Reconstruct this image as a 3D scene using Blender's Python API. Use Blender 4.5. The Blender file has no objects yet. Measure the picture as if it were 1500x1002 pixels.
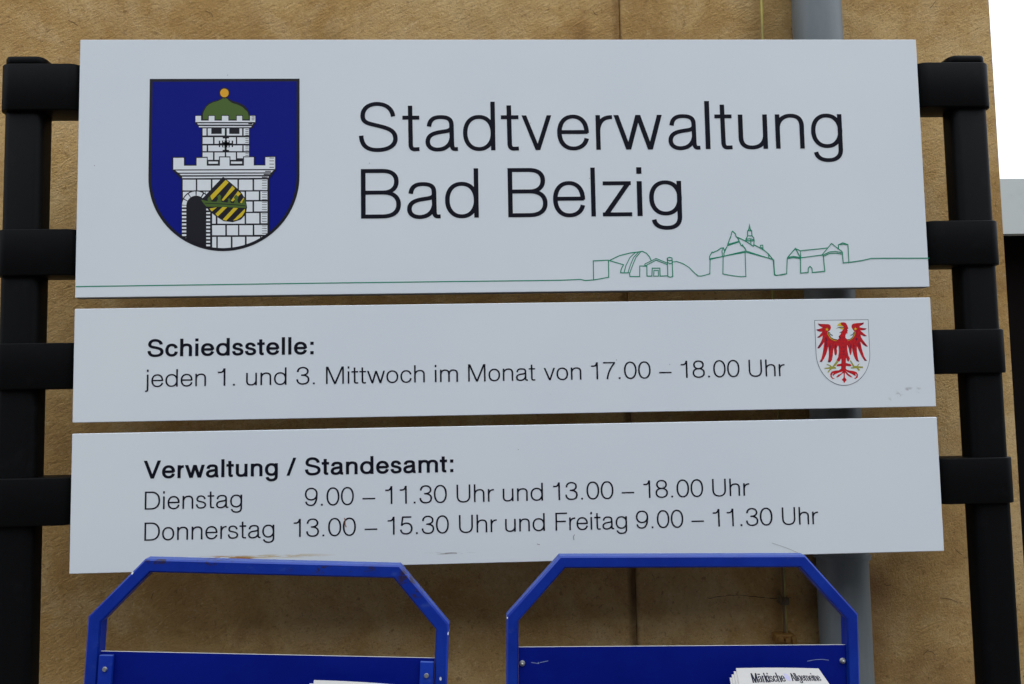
import bpy, bmesh, math, random
from mathutils import Vector, Matrix
import mathutils.geometry as mg

random.seed(4)
R = math.radians
scene = bpy.context.scene
COL = scene.collection

# ------------------------------------------------------------------ camera
cd = bpy.data.cameras.new('camera')
cam = bpy.data.objects.new('camera', cd)
COL.objects.link(cam)
cam.location = (-0.0465, -1.1555, 1.5151)
cam.rotation_euler = (R(94.032), R(1.034), R(-2.211))
cd.sensor_width = 36.0
cd.lens = 1167.0 / 1500.0 * 36.0
cd.clip_start = 0.02
cd.clip_end = 400.0
scene.camera = cam

# ------------------------------------------------------------------ sky and sun (overcast)
CLOUD, CLOUD_GAIN = (0.83, 0.90, 1.0), 30.3
SUN_EL, SUN_AZ = 58.0, 150.0        # elevation; azimuth clockwise from +Y (behind the camera, a little right)
world = bpy.data.worlds.new('World')
scene.world = world
world.use_nodes = True
wn, wl = world.node_tree.nodes, world.node_tree.links
wn.clear()
wo = wn.new('ShaderNodeOutputWorld')
bg = wn.new('ShaderNodeBackground')
sk = wn.new('ShaderNodeTexSky')
sk.sky_type = 'NISHITA'
sk.sun_disc = False
sk.sun_elevation = R(SUN_EL)
sk.sun_rotation = R(SUN_AZ)
sk.altitude = 60
sk.air_density = 1.0
sk.dust_density = 4.0
sk.ozone_density = 1.0
hs = wn.new('ShaderNodeHueSaturation')
hs.inputs['Saturation'].default_value = 0.42
bg.inputs['Strength'].default_value = 0.11
wl.new(sk.outputs[0], hs.inputs['Color'])
# an even, bright layer of cloud over most of that sky
tcw = wn.new('ShaderNodeTexCoord')
cln = wn.new('ShaderNodeTexNoise')
cln.inputs['Scale'].default_value = 2.2
cln.inputs['Detail'].default_value = 5
wl.new(tcw.outputs['Generated'], cln.inputs['Vector'])
clr = wn.new('ShaderNodeValToRGB')
clr.color_ramp.elements[0].position = 0.35
clr.color_ramp.elements[0].color = (CLOUD[0] * .93, CLOUD[1] * .94, CLOUD[2] * .95, 1)
clr.color_ramp.elements[1].position = 0.7
clr.color_ramp.elements[1].color = (*CLOUD, 1)
wl.new(cln.outputs['Fac'], clr.inputs['Fac'])
csc = wn.new('ShaderNodeVectorMath'); csc.operation = 'SCALE'
# overcast skies are about three times as bright overhead as at the horizon
sepw = wn.new('ShaderNodeSeparateXYZ')
wl.new(tcw.outputs['Generated'], sepw.inputs[0])
elv = wn.new('ShaderNodeMapRange')
elv.inputs['From Min'].default_value = 0.0
elv.inputs['From Max'].default_value = 1.0
elv.inputs['To Min'].default_value = CLOUD_GAIN * 0.33
elv.inputs['To Max'].default_value = CLOUD_GAIN
wl.new(sepw.outputs['Z'], elv.inputs['Value'])
wl.new(elv.outputs[0], csc.inputs['Scale'])
wl.new(clr.outputs['Color'], csc.inputs[0])
cmx = wn.new('ShaderNodeMix'); cmx.data_type = 'RGBA'
cmx.inputs[0].default_value = 0.88
wl.new(hs.outputs[0], cmx.inputs[6])
wl.new(csc.outputs[0], cmx.inputs[7])
wl.new(cmx.outputs[2], bg.inputs['Color'])
wl.new(bg.outputs[0], wo.inputs['Surface'])

sd = bpy.data.lights.new('sun', 'SUN')
sd.energy = 0.5
sd.angle = R(35)
sd.color = (1.0, 0.97, 0.93)
sun = bpy.data.objects.new('sun', sd)
COL.objects.link(sun)
dirv = Vector((math.sin(R(SUN_AZ)) * math.cos(R(SUN_EL)), math.cos(R(SUN_AZ)) * math.cos(R(SUN_EL)), math.sin(R(SUN_EL))))
sun.rotation_euler = dirv.to_track_quat('Z', 'Y').to_euler()
sun.location = (0, -3, 8)

scene.view_settings.view_transform = 'Standard'
scene.view_settings.look = 'None'
scene.view_settings.gamma = 1.0
scene.view_settings.use_curve_mapping = False
scene.view_settings.exposure = 0.0

# ------------------------------------------------------------------ materials
def mat(name, col, rough=0.6, metal=0.0, spec=0.5):
    m = bpy.data.materials.new(name)
    m.use_nodes = True
    b = m.node_tree.nodes['Principled BSDF']
    b.inputs['Base Color'].default_value = (*col, 1)
    b.inputs['Roughness'].default_value = rough
    b.inputs['Metallic'].default_value = metal
    b.inputs['Specular IOR Level'].default_value = spec
    return m

class NT:
    """small helper round a material's node tree"""
    def __init__(s, m):
        s.m = m; s.t = m.node_tree; s.b = s.t.nodes['Principled BSDF']
    def n(s, typ, **kw):
        x = s.t.nodes.new(typ)
        for k, v in kw.items(): setattr(x, k, v)
        return x
    def l(s, a, b): s.t.links.new(a, b)
    def pos(s):
        g = s.n('ShaderNodeNewGeometry'); return g.outputs['Position']
    def obj(s):
        g = s.n('ShaderNodeTexCoord'); return g.outputs['Object']
    def mapping(s, src, scale=(1, 1, 1), rot=(0, 0, 0), loc=(0, 0, 0)):
        m = s.n('ShaderNodeMapping')
        m.inputs['Scale'].default_value = scale
        m.inputs['Rotation'].default_value = rot
        m.inputs['Location'].default_value = loc
        s.l(src, m.inputs['Vector']); return m.outputs[0]
    def noise(s, vec, scale, detail=4, rough=0.55, dist=0.0):
        x = s.n('ShaderNodeTexNoise')
        x.inputs['Scale'].default_value = scale
        x.inputs['Detail'].default_value = detail
        x.inputs['Roughness'].default_value = rough
        x.inputs['Distortion'].default_value = dist
        s.l(vec, x.inputs['Vector']); return x.outputs['Fac']
    def ramp(s, fac, stops):
        x = s.n('ShaderNodeValToRGB')
        e = x.color_ramp.elements
        while len(e) < len(stops): e.new(0.5)
        for i, (p, c) in enumerate(stops):
            e[i].position = p
            e[i].color = (*c, 1) if isinstance(c, tuple) else (c, c, c, 1)
        s.l(fac, x.inputs['Fac']); return x.outputs['Color']
    def mix(s, fac, a, b, mode='MIX'):
        x = s.n('ShaderNodeMix', data_type='RGBA', blend_type=mode)
        for sock, v in ((x.inputs[0], fac), (x.inputs[6], a), (x.inputs[7], b)):
            if isinstance(v, (int, float)): sock.default_value = v
            elif isinstance(v, tuple): sock.default_value = (*v, 1)
            else: s.l(v, sock)
        return x.outputs[2]
    def math(s, op, a, b=0.0, c=None):
        x = s.n('ShaderNodeMath', operation=op)
        for sock, v in zip(x.inputs, (a, b, c)):
            if v is None: continue
            if isinstance(v, (int, float)): sock.default_value = v
            else: s.l(v, sock)
        return x.outputs[0]
    def bump(s, h, strength, dist, prev=None):
        x = s.n('ShaderNodeBump')
        x.inputs['Strength'].default_value = strength
        x.inputs['Distance'].default_value = dist
        s.l(h, x.inputs['Height'])
        if prev is not None: s.l(prev, x.inputs['Normal'])
        return x.outputs[0]
    def blob(s, pos, c, r):
        """soft 1..0 mask of an ellipsoid at c with radii r"""
        m = s.n('ShaderNodeMapping', vector_type='POINT')
        m.inputs['Location'].default_value = tuple(-ci / ri for ci, ri in zip(c, r))
        m.inputs['Scale'].default_value = tuple(1 / ri for ri in r)
        s.l(pos, m.inputs['Vector'])
        d = s.n('ShaderNodeVectorMath', operation='LENGTH')
        s.l(m.outputs[0], d.inputs[0])
        x = s.n('ShaderNodeMapRange', interpolation_type='SMOOTHSTEP')
        x.inputs['From Min'].default_value = 1.0
        x.inputs['From Max'].default_value = 0.0
        s.l(d.outputs['Value'], x.inputs['Value'])
        return x.outputs[0]

# ochre felt-floated plaster
plaster = mat('ochre_plaster', (0.42, 0.27, 0.11), 0.9, spec=0.2)
n = NT(plaster)
P = n.pos()
big = n.noise(n.mapping(P, (1, 1, 0.8)), 3.2, 5, 0.6, 0.4)
mid = n.noise(P, 17, 5, 0.62, 0.5)
fine = n.noise(P, 260, 5, 0.75)
mott = n.noise(P, 7.5, 6, 0.68, 0.9)
pits = n.noise(P, 95, 3, 0.6, 0.4)
c = n.ramp(big, [(0.30, (0.430, 0.245, 0.075)), (0.5, (0.560, 0.350, 0.130)), (0.72, (0.680, 0.475, 0.215))])
c = n.mix(n.ramp(mid, [(0.40, 0.0), (0.66, 0.42)]), c, (0.37, 0.20, 0.058))
c = n.mix(n.ramp(mid, [(0.25, 0.35), (0.42, 0.0)]), c, (0.72, 0.52, 0.26))
c = n.mix(n.ramp(mott, [(0.48, 0.0), (0.68, 0.48)]), c, (0.70, 0.51, 0.27))
c = n.mix(n.ramp(mott, [(0.30, 0.65), (0.46, 0.0)]), c, (0.36, 0.20, 0.07))
c = n.mix(n.ramp(pits, [(0.63, 0.0), (0.70, 0.55)]), c, (0.22, 0.12, 0.04))
grit = n.noise(P, 150, 5, 0.8)
c = n.mix(n.ramp(grit, [(0.30, 0.5), (0.46, 0.0)]), c, (0.25, 0.145, 0.055))
c = n.mix(n.ramp(grit, [(0.56, 0.0), (0.70, 0.4)]), c, (0.80, 0.62, 0.38))
speck = n.ramp(fine, [(0.32, 0.60), (0.45, 0.0)])
c = n.mix(speck, c, (0.22, 0.125, 0.05))
# damp stains with a shape of their own, and shade painted beside the joint
for cc, rr, k, colr in [((0.197, 0.17, 2.1), (0.0125, 0.2, 1.4), 1.15, (0.20, 0.10, 0.03)), ((0.198, 0.17, 1.10), (0.012, 0.2, 0.9), 1.0, (0.14, 0.08, 0.03)),  # tall narrow strips: soft shade left of the wall joint, put into the colour
                  ((0.600, 0.17, 1.19), (0.045, 0.2, 0.05), 0.8, (0.20, 0.10, 0.035)), ((0.585, 0.17, 1.06), (0.05, 0.2, 0.11), 0.7, (0.22, 0.11, 0.04)),
                  ((0.66, 0.17, 1.235), (0.05, 0.2, 0.022), 0.6, (0.26, 0.13, 0.045)), ((0.70, 0.17, 1.07), (0.05, 0.2, 0.045), 0.5, (0.28, 0.15, 0.05)),
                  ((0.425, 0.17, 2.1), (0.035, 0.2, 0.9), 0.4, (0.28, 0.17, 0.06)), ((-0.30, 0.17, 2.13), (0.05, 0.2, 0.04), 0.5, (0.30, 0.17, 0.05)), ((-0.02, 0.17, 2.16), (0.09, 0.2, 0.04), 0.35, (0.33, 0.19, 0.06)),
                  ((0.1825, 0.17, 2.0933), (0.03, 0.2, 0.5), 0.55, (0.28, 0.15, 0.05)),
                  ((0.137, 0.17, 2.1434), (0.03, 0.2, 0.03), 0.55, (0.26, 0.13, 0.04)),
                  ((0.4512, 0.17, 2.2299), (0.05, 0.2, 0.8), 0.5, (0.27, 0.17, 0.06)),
                  ((0.5969, 0.17, 1.1553), (0.09, 0.2, 0.13), 0.6, (0.26, 0.13, 0.05)),
                  ((0.6516, 0.17, 1.301), (0.05, 0.2, 0.06), 0.45, (0.30, 0.15, 0.055)),
                  ((0.6698, 0.17, 1.0278), (0.14, 0.2, 0.10), 0.5, (0.28, 0.15, 0.055)),
                  ((-0.5688, 0.17, 1.046), (0.15, 0.2, 0.2), 0.35, (0.28, 0.17, 0.06)),
                  ((0.779, 0.17, 1.4922), (0.012, 0.1, 0.010), 0.8, (0.42, 0.19, 0.05)),
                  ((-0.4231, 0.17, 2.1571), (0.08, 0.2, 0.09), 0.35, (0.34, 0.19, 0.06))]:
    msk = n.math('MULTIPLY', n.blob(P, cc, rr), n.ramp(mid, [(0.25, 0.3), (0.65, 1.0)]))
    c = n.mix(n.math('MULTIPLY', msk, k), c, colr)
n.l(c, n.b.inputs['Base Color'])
strokes = n.noise(n.mapping(n.mapping(P, (1, 1, 1), (0, R(28), 0)), (34, 60, 125)), 1.0, 3, 0.6, 1.6)
strk2 = n.noise(n.mapping(n.mapping(P, (1, 1, 1), (0, R(50), 0)), (25, 60, 90)), 1.0, 3, 0.6, 2.0)
h = n.bump(strokes, 0.55, 0.0030)
h = n.bump(strk2, 0.30, 0.0024, h)
h = n.bump(n.noise(P, 70, 4, 0.7, 1.2), 0.45, 0.0030, h)
h = n.bump(fine, 0.75, 0.0020, h)
n.l(h, n.b.inputs['Normal'])

# sign face: white coated sheet with faint grime and rust near its lower edge
sign_white = mat('sign_white', (0.74, 0.765, 0.79), 0.42, spec=0.35)
n = NT(sign_white)
P = n.pos()
g1 = n.noise(P, 2.6, 4, 0.6)
g2 = n.noise(P, 60, 4, 0.7)
c = n.mix(n.ramp(g1, [(0.3, 0.0), (0.8, 1.0)]), (0.735, 0.780, 0.805), (0.775, 0.800, 0.81))
c = n.mix(n.ramp(g2, [(0.68, 0.0), (0.80, 0.35)]), c, (0.5, 0.5, 0.48))
streak = n.noise(n.mapping(P, (26, 1, 190)), 1.0, 4, 0.7, 0.6)
for cc, rr, k, colr, lo in [((-0.41, 0, 1.2975), (0.055, 0.1, 0.005), 1.6, (0.42, 0.20, 0.04), 0.40),
                        ((-0.385, 0, 1.2965), (0.02, 0.1, 0.0045), 1.8, (0.36, 0.13, 0.02), 0.30),
                        ((-0.34, 0, 1.2985), (0.10, 0.1, 0.0040), 1.0, (0.55, 0.40, 0.16), 0.42),
                        ((-0.10, 0, 1.2965), (0.05, 0.1, 0.0025), 0.9, (0.35, 0.30, 0.25), 0.50)]:
    msk = n.math('MULTIPLY', n.blob(P, cc, rr), n.ramp(streak, [(lo, 0.0), (lo + 0.12, 1.0)]))
    c = n.mix(n.math('MINIMUM', n.math('MULTIPLY', msk, k), 1.0), c, colr)
sm = n.noise(P, 110, 3, 0.6, 0.8)
for cc, rr, k in [((0.570, 0, 1.511), (0.008, 0.1, 0.008), 0.55), ((0.585, 0, 1.5175), (0.009, 0.1, 0.005), 0.85),
                  ((0.600, 0, 1.516), (0.006, 0.1, 0.008), 0.6), ((0.215, 0, 1.384), (0.003, 0.1, 0.008), 0.5), ((0.555, 0, 1.503), (0.005, 0.1, 0.005), 0.3)]:
    msk = n.math('MULTIPLY', n.blob(P, cc, rr), n.ramp(sm, [(0.45, 0.0), (0.60, 1.0)]))
    c = n.mix(n.math('MULTIPLY', msk, k), c, (0.28, 0.26, 0.25))
n.l(c, n.b.inputs['Base Color'])
r_ = n.ramp(g1, [(0.2, 0.36), (0.8, 0.5)]); n.l(r_, n.b.inputs['Roughness'])
sign_edge = mat('sheet_edge', (0.16, 0.165, 0.17), 0.55)
vinyl = mat('black_vinyl', (0.006, 0.006, 0.013), 0.6, spec=0.12)
green_line = mat('green_print', (0.004, 0.26, 0.14), 0.6, spec=0.1)
scuff_m = mat('scuff', (0.33, 0.30, 0.30), 0.8)
rust_m = mat('rust_scuff', (0.30, 0.13, 0.07), 0.8)
ART = {'k': mat('print_black', (0.008, 0.007, 0.013), 0.5, spec=0.3), 'b': mat('print_blue', (0.003, 0.008, 0.215), 0.6, spec=0.12),
       'w': mat('print_white', (0.80, 0.82, 0.83), 0.45, spec=0.3), 'g': mat('print_green', (0.075, 0.135, 0.022), 0.5, spec=0.3),
       'y': mat('print_yellow', (0.68, 0.50, 0.02), 0.5, spec=0.3), 'o': mat('print_orange', (0.80, 0.40, 0.02), 0.5, spec=0.3),
       'r': mat('print_red', (0.62, 0.010, 0.016), 0.5, spec=0.3), 'd': mat('print_dark_red', (0.15, 0.010, 0.045), 0.5, spec=0.3),
       'l': mat('print_olive', (0.36, 0.34, 0.05), 0.5, spec=0.3)}
n = NT(ART['r']); P = n.pos()
n.l(n.mix(n.ramp(n.noise(P, 330, 3, 0.7), [(0.35, 0.0), (0.65, 0.75)]), (0.70, 0.012, 0.014), (0.30, 0.008, 0.022)), n.b.inputs['Base Color'])

post_black = mat('black_powder_coat', (0.0105, 0.0105, 0.0110), 0.48, spec=0.06)
n = NT(post_black)
P = n.pos()
n.l(n.mix(n.ramp(n.noise(P, 24, 5, 0.7), [(0.58, 0.0), (0.85, 0.5)]), (0.0040, 0.0040, 0.0041), (0.014, 0.014, 0.0145)), n.b.inputs['Base Color'])
n.l(n.bump(n.noise(P, 480, 2, 0.6), 0.25, 0.0006), n.b.inputs['Normal'])

blue = mat('blue_enamel', (0.006, 0.040, 0.36), 0.42, spec=0.25)
n = NT(blue)
P = n.pos()
base = n.mix(n.ramp(n.noise(P, 13, 5, 0.65, 0.5), [(0.35, 0.0), (0.75, 1.0)]), (0.002, 0.021, 0.26), (0.006, 0.040, 0.35))
worn = n.ramp(n.noise(n.mapping(P, (30, 30, 60)), 1.0, 5, 0.7), [(0.60, 0.0), (0.78, 0.5)])
base = n.mix(worn, base, (0.06, 0.11, 0.34))
geo = n.n('ShaderNodeNewGeometry')
sep = n.n('ShaderNodeSeparateXYZ'); n.l(geo.outputs['Normal'], sep.inputs[0])
dust = n.math('MULTIPLY', n.ramp(sep.outputs['Z'], [(0.35, 0.0), (0.9, 1.0)]), 0.40)
base = n.mix(dust, base, (0.12, 0.19, 0.40))
chip = n.noise(P, 75, 4, 0.75, 0.6)
for cc, rr, th in [((-0.135, -0.2, 1.308), (0.016, 0.03, 0.016), 0.52), ((-0.125, -0.2, 1.292), (0.010, 0.03, 0.010), 0.55),
                   ((-0.42, -0.2, 1.335), (0.025, 0.03, 0.005), 0.60), ((-0.22, -0.2, 1.3200), (0.07, 0.03, 0.006), 0.60), ((-0.36, -0.2, 1.332), (0.03, 0.03, 0.005), 0.58)]:
    msk = n.math('MULTIPLY', n.ramp(n.blob(P, cc, rr), [(0.0, 0.0), (0.35, 1.0)]), n.ramp(chip, [(th - .04, 0.0), (th, 1.0)]))
    base = n.mix(n.math('MULTIPLY', msk, 0.8), base, (0.030, 0.016, 0.014))
for cc, rr in [((-0.0985, -0.2, 1.1925), (0.0022, 0.03, 0.0035)), ((-0.4515, -0.2, 1.322), (0.0022, 0.03, 0.0028)), ((-0.089, -0.2, 1.243), (0.0015, 0.03, 0.003)), ((-0.02, -0.2, 1.2590), (0.0015, 0.03, 0.0018))]:
    base = n.mix(n.ramp(n.blob(P, cc, rr), [(0.25, 0.0), (0.45, 1.0)]), base, (0.65, 0.68, 0.72))
n.l(base, n.b.inputs['Base Color'])
n.l(n.bump(n.noise(P, 120, 3, 0.6), 0.12, 0.001), n.b.inputs['Normal'])
blue_sheet = mat('blue_sheet', (0.002, 0.012, 0.29), 0.5, spec=0.12)
n = NT(blue_sheet); P = n.pos()
n.l(n.mix(n.ramp(n.noise(P, 9, 6, 0.7), [(0.35, 0.0), (0.75, 1.0)]), (0.0008, 0.0075, 0.18), (0.0015, 0.011, 0.23)), n.b.inputs['Base Color'])
bare_edge = mat('bare_sheet_edge', (0.55, 0.55, 0.50), 0.45)
steel = mat('galvanised_screw', (0.42, 0.42, 0.38), 0.4, 0.7)

zinc = mat('weathered_zinc', (0.16, 0.19, 0.21), 0.5, 0.15)
n = NT(zinc); P = n.pos()
z1 = n.noise(n.mapping(P, (14, 14, 3)), 1.0, 5, 0.65, 0.3)
n.l(n.mix(n.ramp(z1, [(0.35, 0.0), (0.7, 1.0)]), (0.145, 0.165, 0.170), (0.215, 0.235, 0.24)), n.b.inputs['Base Color'])
wire_m = mat('tarnished_wire', (0.42, 0.34, 0.09), 0.55, 0.2)
n = NT(wire_m); P = n.pos()
n.l(n.mix(n.ramp(n.noise(P, 12, 3, 0.6), [(0.35, 0.0), (0.65, 1.0)]), (0.50, 0.42, 0.10), (0.20, 0.16, 0.07)), n.b.inputs['Base Color'])
brass = mat('corroded_brass', (0.24, 0.12, 0.025), 0.6, 0.3)
NT(brass)
paper = mat('newsprint', (0.50, 0.48, 0.45), 0.85, spec=0.15)
paper_b = mat('newsprint_mauve', (0.34, 0.29, 0.36), 0.85, spec=0.15)
ink = mat('news_ink', (0.010, 0.010, 0.025), 0.7, spec=0.2)
emblem_m = mat('news_emblem', (0.42, 0.40, 0.56), 0.7, spec=0.2)
fascia_m = mat('pale_fascia', (0.47, 0.50, 0.49), 0.75)
n = NT(fascia_m); P = n.pos()
n.l(n.mix(n.ramp(n.noise(P, 3.5, 5, 0.7), [(0.45, 0.0), (0.8, 0.6)]), (0.56, 0.60, 0.59), (0.42, 0.45, 0.43)), n.b.inputs['Base Color'])
dark_gate = mat('dark_gate', (0.006, 0.0045, 0.004), 0.9, spec=0.05)
roof_m = mat('roof_felt', (0.06, 0.06, 0.06), 0.9)
paving = mat('concrete_paving', (0.24, 0.23, 0.21), 0.9)
n = NT(paving); P = n.pos()
n.l(n.mix(n.noise(P, 6, 6, 0.7), (0.085, 0.08, 0.075), (0.14, 0.135, 0.125)), n.b.inputs['Base Color'])
n.l(n.bump(n.noise(P, 60, 4, 0.7), 0.4, 0.004), n.b.inputs['Normal'])

# ------------------------------------------------------------------ object helpers
def link(name, me, mats, parent=None):
    o = bpy.data.objects.new(name, me)
    COL.objects.link(o)
    for m in (mats if isinstance(mats, (list, tuple)) else [mats]): me.materials.append(m)
    if parent is not None: o.parent = parent
    return o

def from_bm(name, bm, mats, parent=None, smooth=None):
    me = bpy.data.meshes.new(name)
    bmesh.ops.recalc_face_normals(bm, faces=bm.faces)
    bm.to_mesh(me); bm.free()
    o = link(name, me, mats, parent)
    if smooth:
        for p in me.polygons: p.use_smooth = True
        try: me.set_sharp_from_angle(angle=R(smooth))
        except Exception: pass
    return o

def thing(name, label, cat, loc=(0, 0, 0), rot=(0, 0, 0), group=None):
    o = bpy.data.objects.new(name, None)
    COL.objects.link(o)
    o.empty_display_size = 0.1
    o.location = loc; o.rotation_euler = rot
    o['label'] = label; o['category'] = cat
    if group: o['group'] = group
    return o

def bm_box(bm, x0, x1, y0, y1, z0, z1, bev=0.0, seg=2):
    g = bmesh.ops.create_cube(bm, size=1.0, matrix=Matrix.Translation(((x0 + x1) / 2, (y0 + y1) / 2, (z0 + z1) / 2)) @ Matrix.Diagonal((x1 - x0, y1 - y0, z1 - z0, 1)))
    if bev > 0:
        vs = set(g['verts'])
        es = [e for e in bm.edges if e.verts[0] in vs and e.verts[1] in vs]
        bmesh.ops.bevel(bm, geom=es, offset=bev, segments=seg, profile=0.5, affect='EDGES')

def box(name, dims, m, parent=None, bev=0.0, smooth=None):
    bm = bmesh.new(); bm_box(bm, *dims, bev=bev)
    return from_bm(name, bm, m, parent, smooth or (35 if bev else None))

def rounded_prism(bm, x0, x1, y0, y1, z0, z1, r, seg=8, edge=0.0015):
    """vertical prism with rounded plan corners and softened rims"""
    def loop(ins, z):
        pts = []
        rr = max(r - ins, 0.0005)
        for cx, cy, a in ((x1 - r, y1 - r, 0), (x0 + r, y1 - r, 90), (x0 + r, y0 + r, 180), (x1 - r, y0 + r, 270)):
            for i in range(seg + 1):
                t = R(a + 90 * i / seg)
                pts.append(bm.verts.new((cx + rr * math.cos(t), cy + rr * math.sin(t), z)))
        return pts
    loops = [loop(edge, z0), loop(edge * 0.3, z0 + edge * 0.3), loop(0, z0 + edge), loop(0, z1 - edge), loop(edge * 0.3, z1 - edge * 0.3), loop(edge, z1)]
    for a, b in zip(loops, loops[1:]):
        k = len(a)
        for i in range(k): bm.faces.new((a[i], a[(i + 1) % k], b[(i + 1) % k], b[i]))
    bm.faces.new(loops[0][::-1]); bm.faces.new(loops[-1])

def cyl(bm, p0, p1, r0, r1=None, seg=24):
    r1 = r0 if r1 is None else r1
    p0, p1 = Vector(p0), Vector(p1)
    q = (p1 - p0).to_track_quat('Z', 'Y').to_matrix().to_4x4()
    M = Matrix.Translation((p0 + p1) / 2) @ q
    bmesh.ops.create_cone(bm, cap_ends=True, segments=seg, radius1=r0, radius2=r1, depth=(p1 - p0).length, matrix=M)

# ------------------------------------------------------------------ lettering: a light grotesque drawn as strokes (cap height = 1)
X = 0.715; TT = 0.689; BB = 0.026; CT = 0.974
def bz(p0, p1, p2, p3, n=10):
    r = []
    for i in range(n + 1):
        t = i / n; u = 1 - t
        r.append(tuple(u**3 * a + 3 * u * u * t * b + 3 * u * t * t * c + t**3 * d for a, b, c, d in zip(p0, p1, p2, p3)))
    return r
def path(start, *segs):
    """segs: ('l', x, y) or ('c', x1, y1, x2, y2, x, y)"""
    pts = [start]
    for s in segs:
        if len(s) == 2: pts.append(s)
        else: pts += bz(pts[-1], s[0:2], s[2:4], s[4:6])[1:]
    return pts
def ell(cx, cy, rx, ry, n=44, e=2.18):
    pts = []
    for i in range(n + 1):
        t = 2 * math.pi * i / n
        c, s = math.cos(t), math.sin(t)
        pts.append((cx + rx * math.copysign(abs(c) ** (2 / e), c), cy + ry * math.copysign(abs(s) ** (2 / e), s)))
    return pts
S_PATH = path((.716, .704), (.70, .87, .56, .965, .38, .965), (.20, .965, .083, .86, .083, .72), (.083, .575, .20, .565, .38, .52), (.58, .472, .762, .43, .762, .25), (.762, .10, .60, .017, .39, .017), (.18, .017, .06, .10, .05, .313))
def s_small():
    xs = [p[0] for p in S_PATH]; ys = [p[1] for p in S_PATH]
    x0, x1, y0, y1 = min(xs), max(xs), min(ys), max(ys)
    return [(.045 + (x - x0) / (x1 - x0) * .47, BB + (y - y0) / (y1 - y0) * (TT - BB)) for x, y in S_PATH]
A1 = path((.075, .493), (.085, .63, .17, TT, .31, TT), (.47, TT, .545, .65, .545, .52), (.550, .12), (.553, .055, .575, .028, .625, .027), (.675, .03))
A2 = path((.545, .475), (.53, .40, .43, .40, .33, .383), (.16, .36, .045, .31, .045, .18), (.045, .08, .13, .019, .25, .019), (.40, .019, .52, .10, .545, .25))
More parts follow.
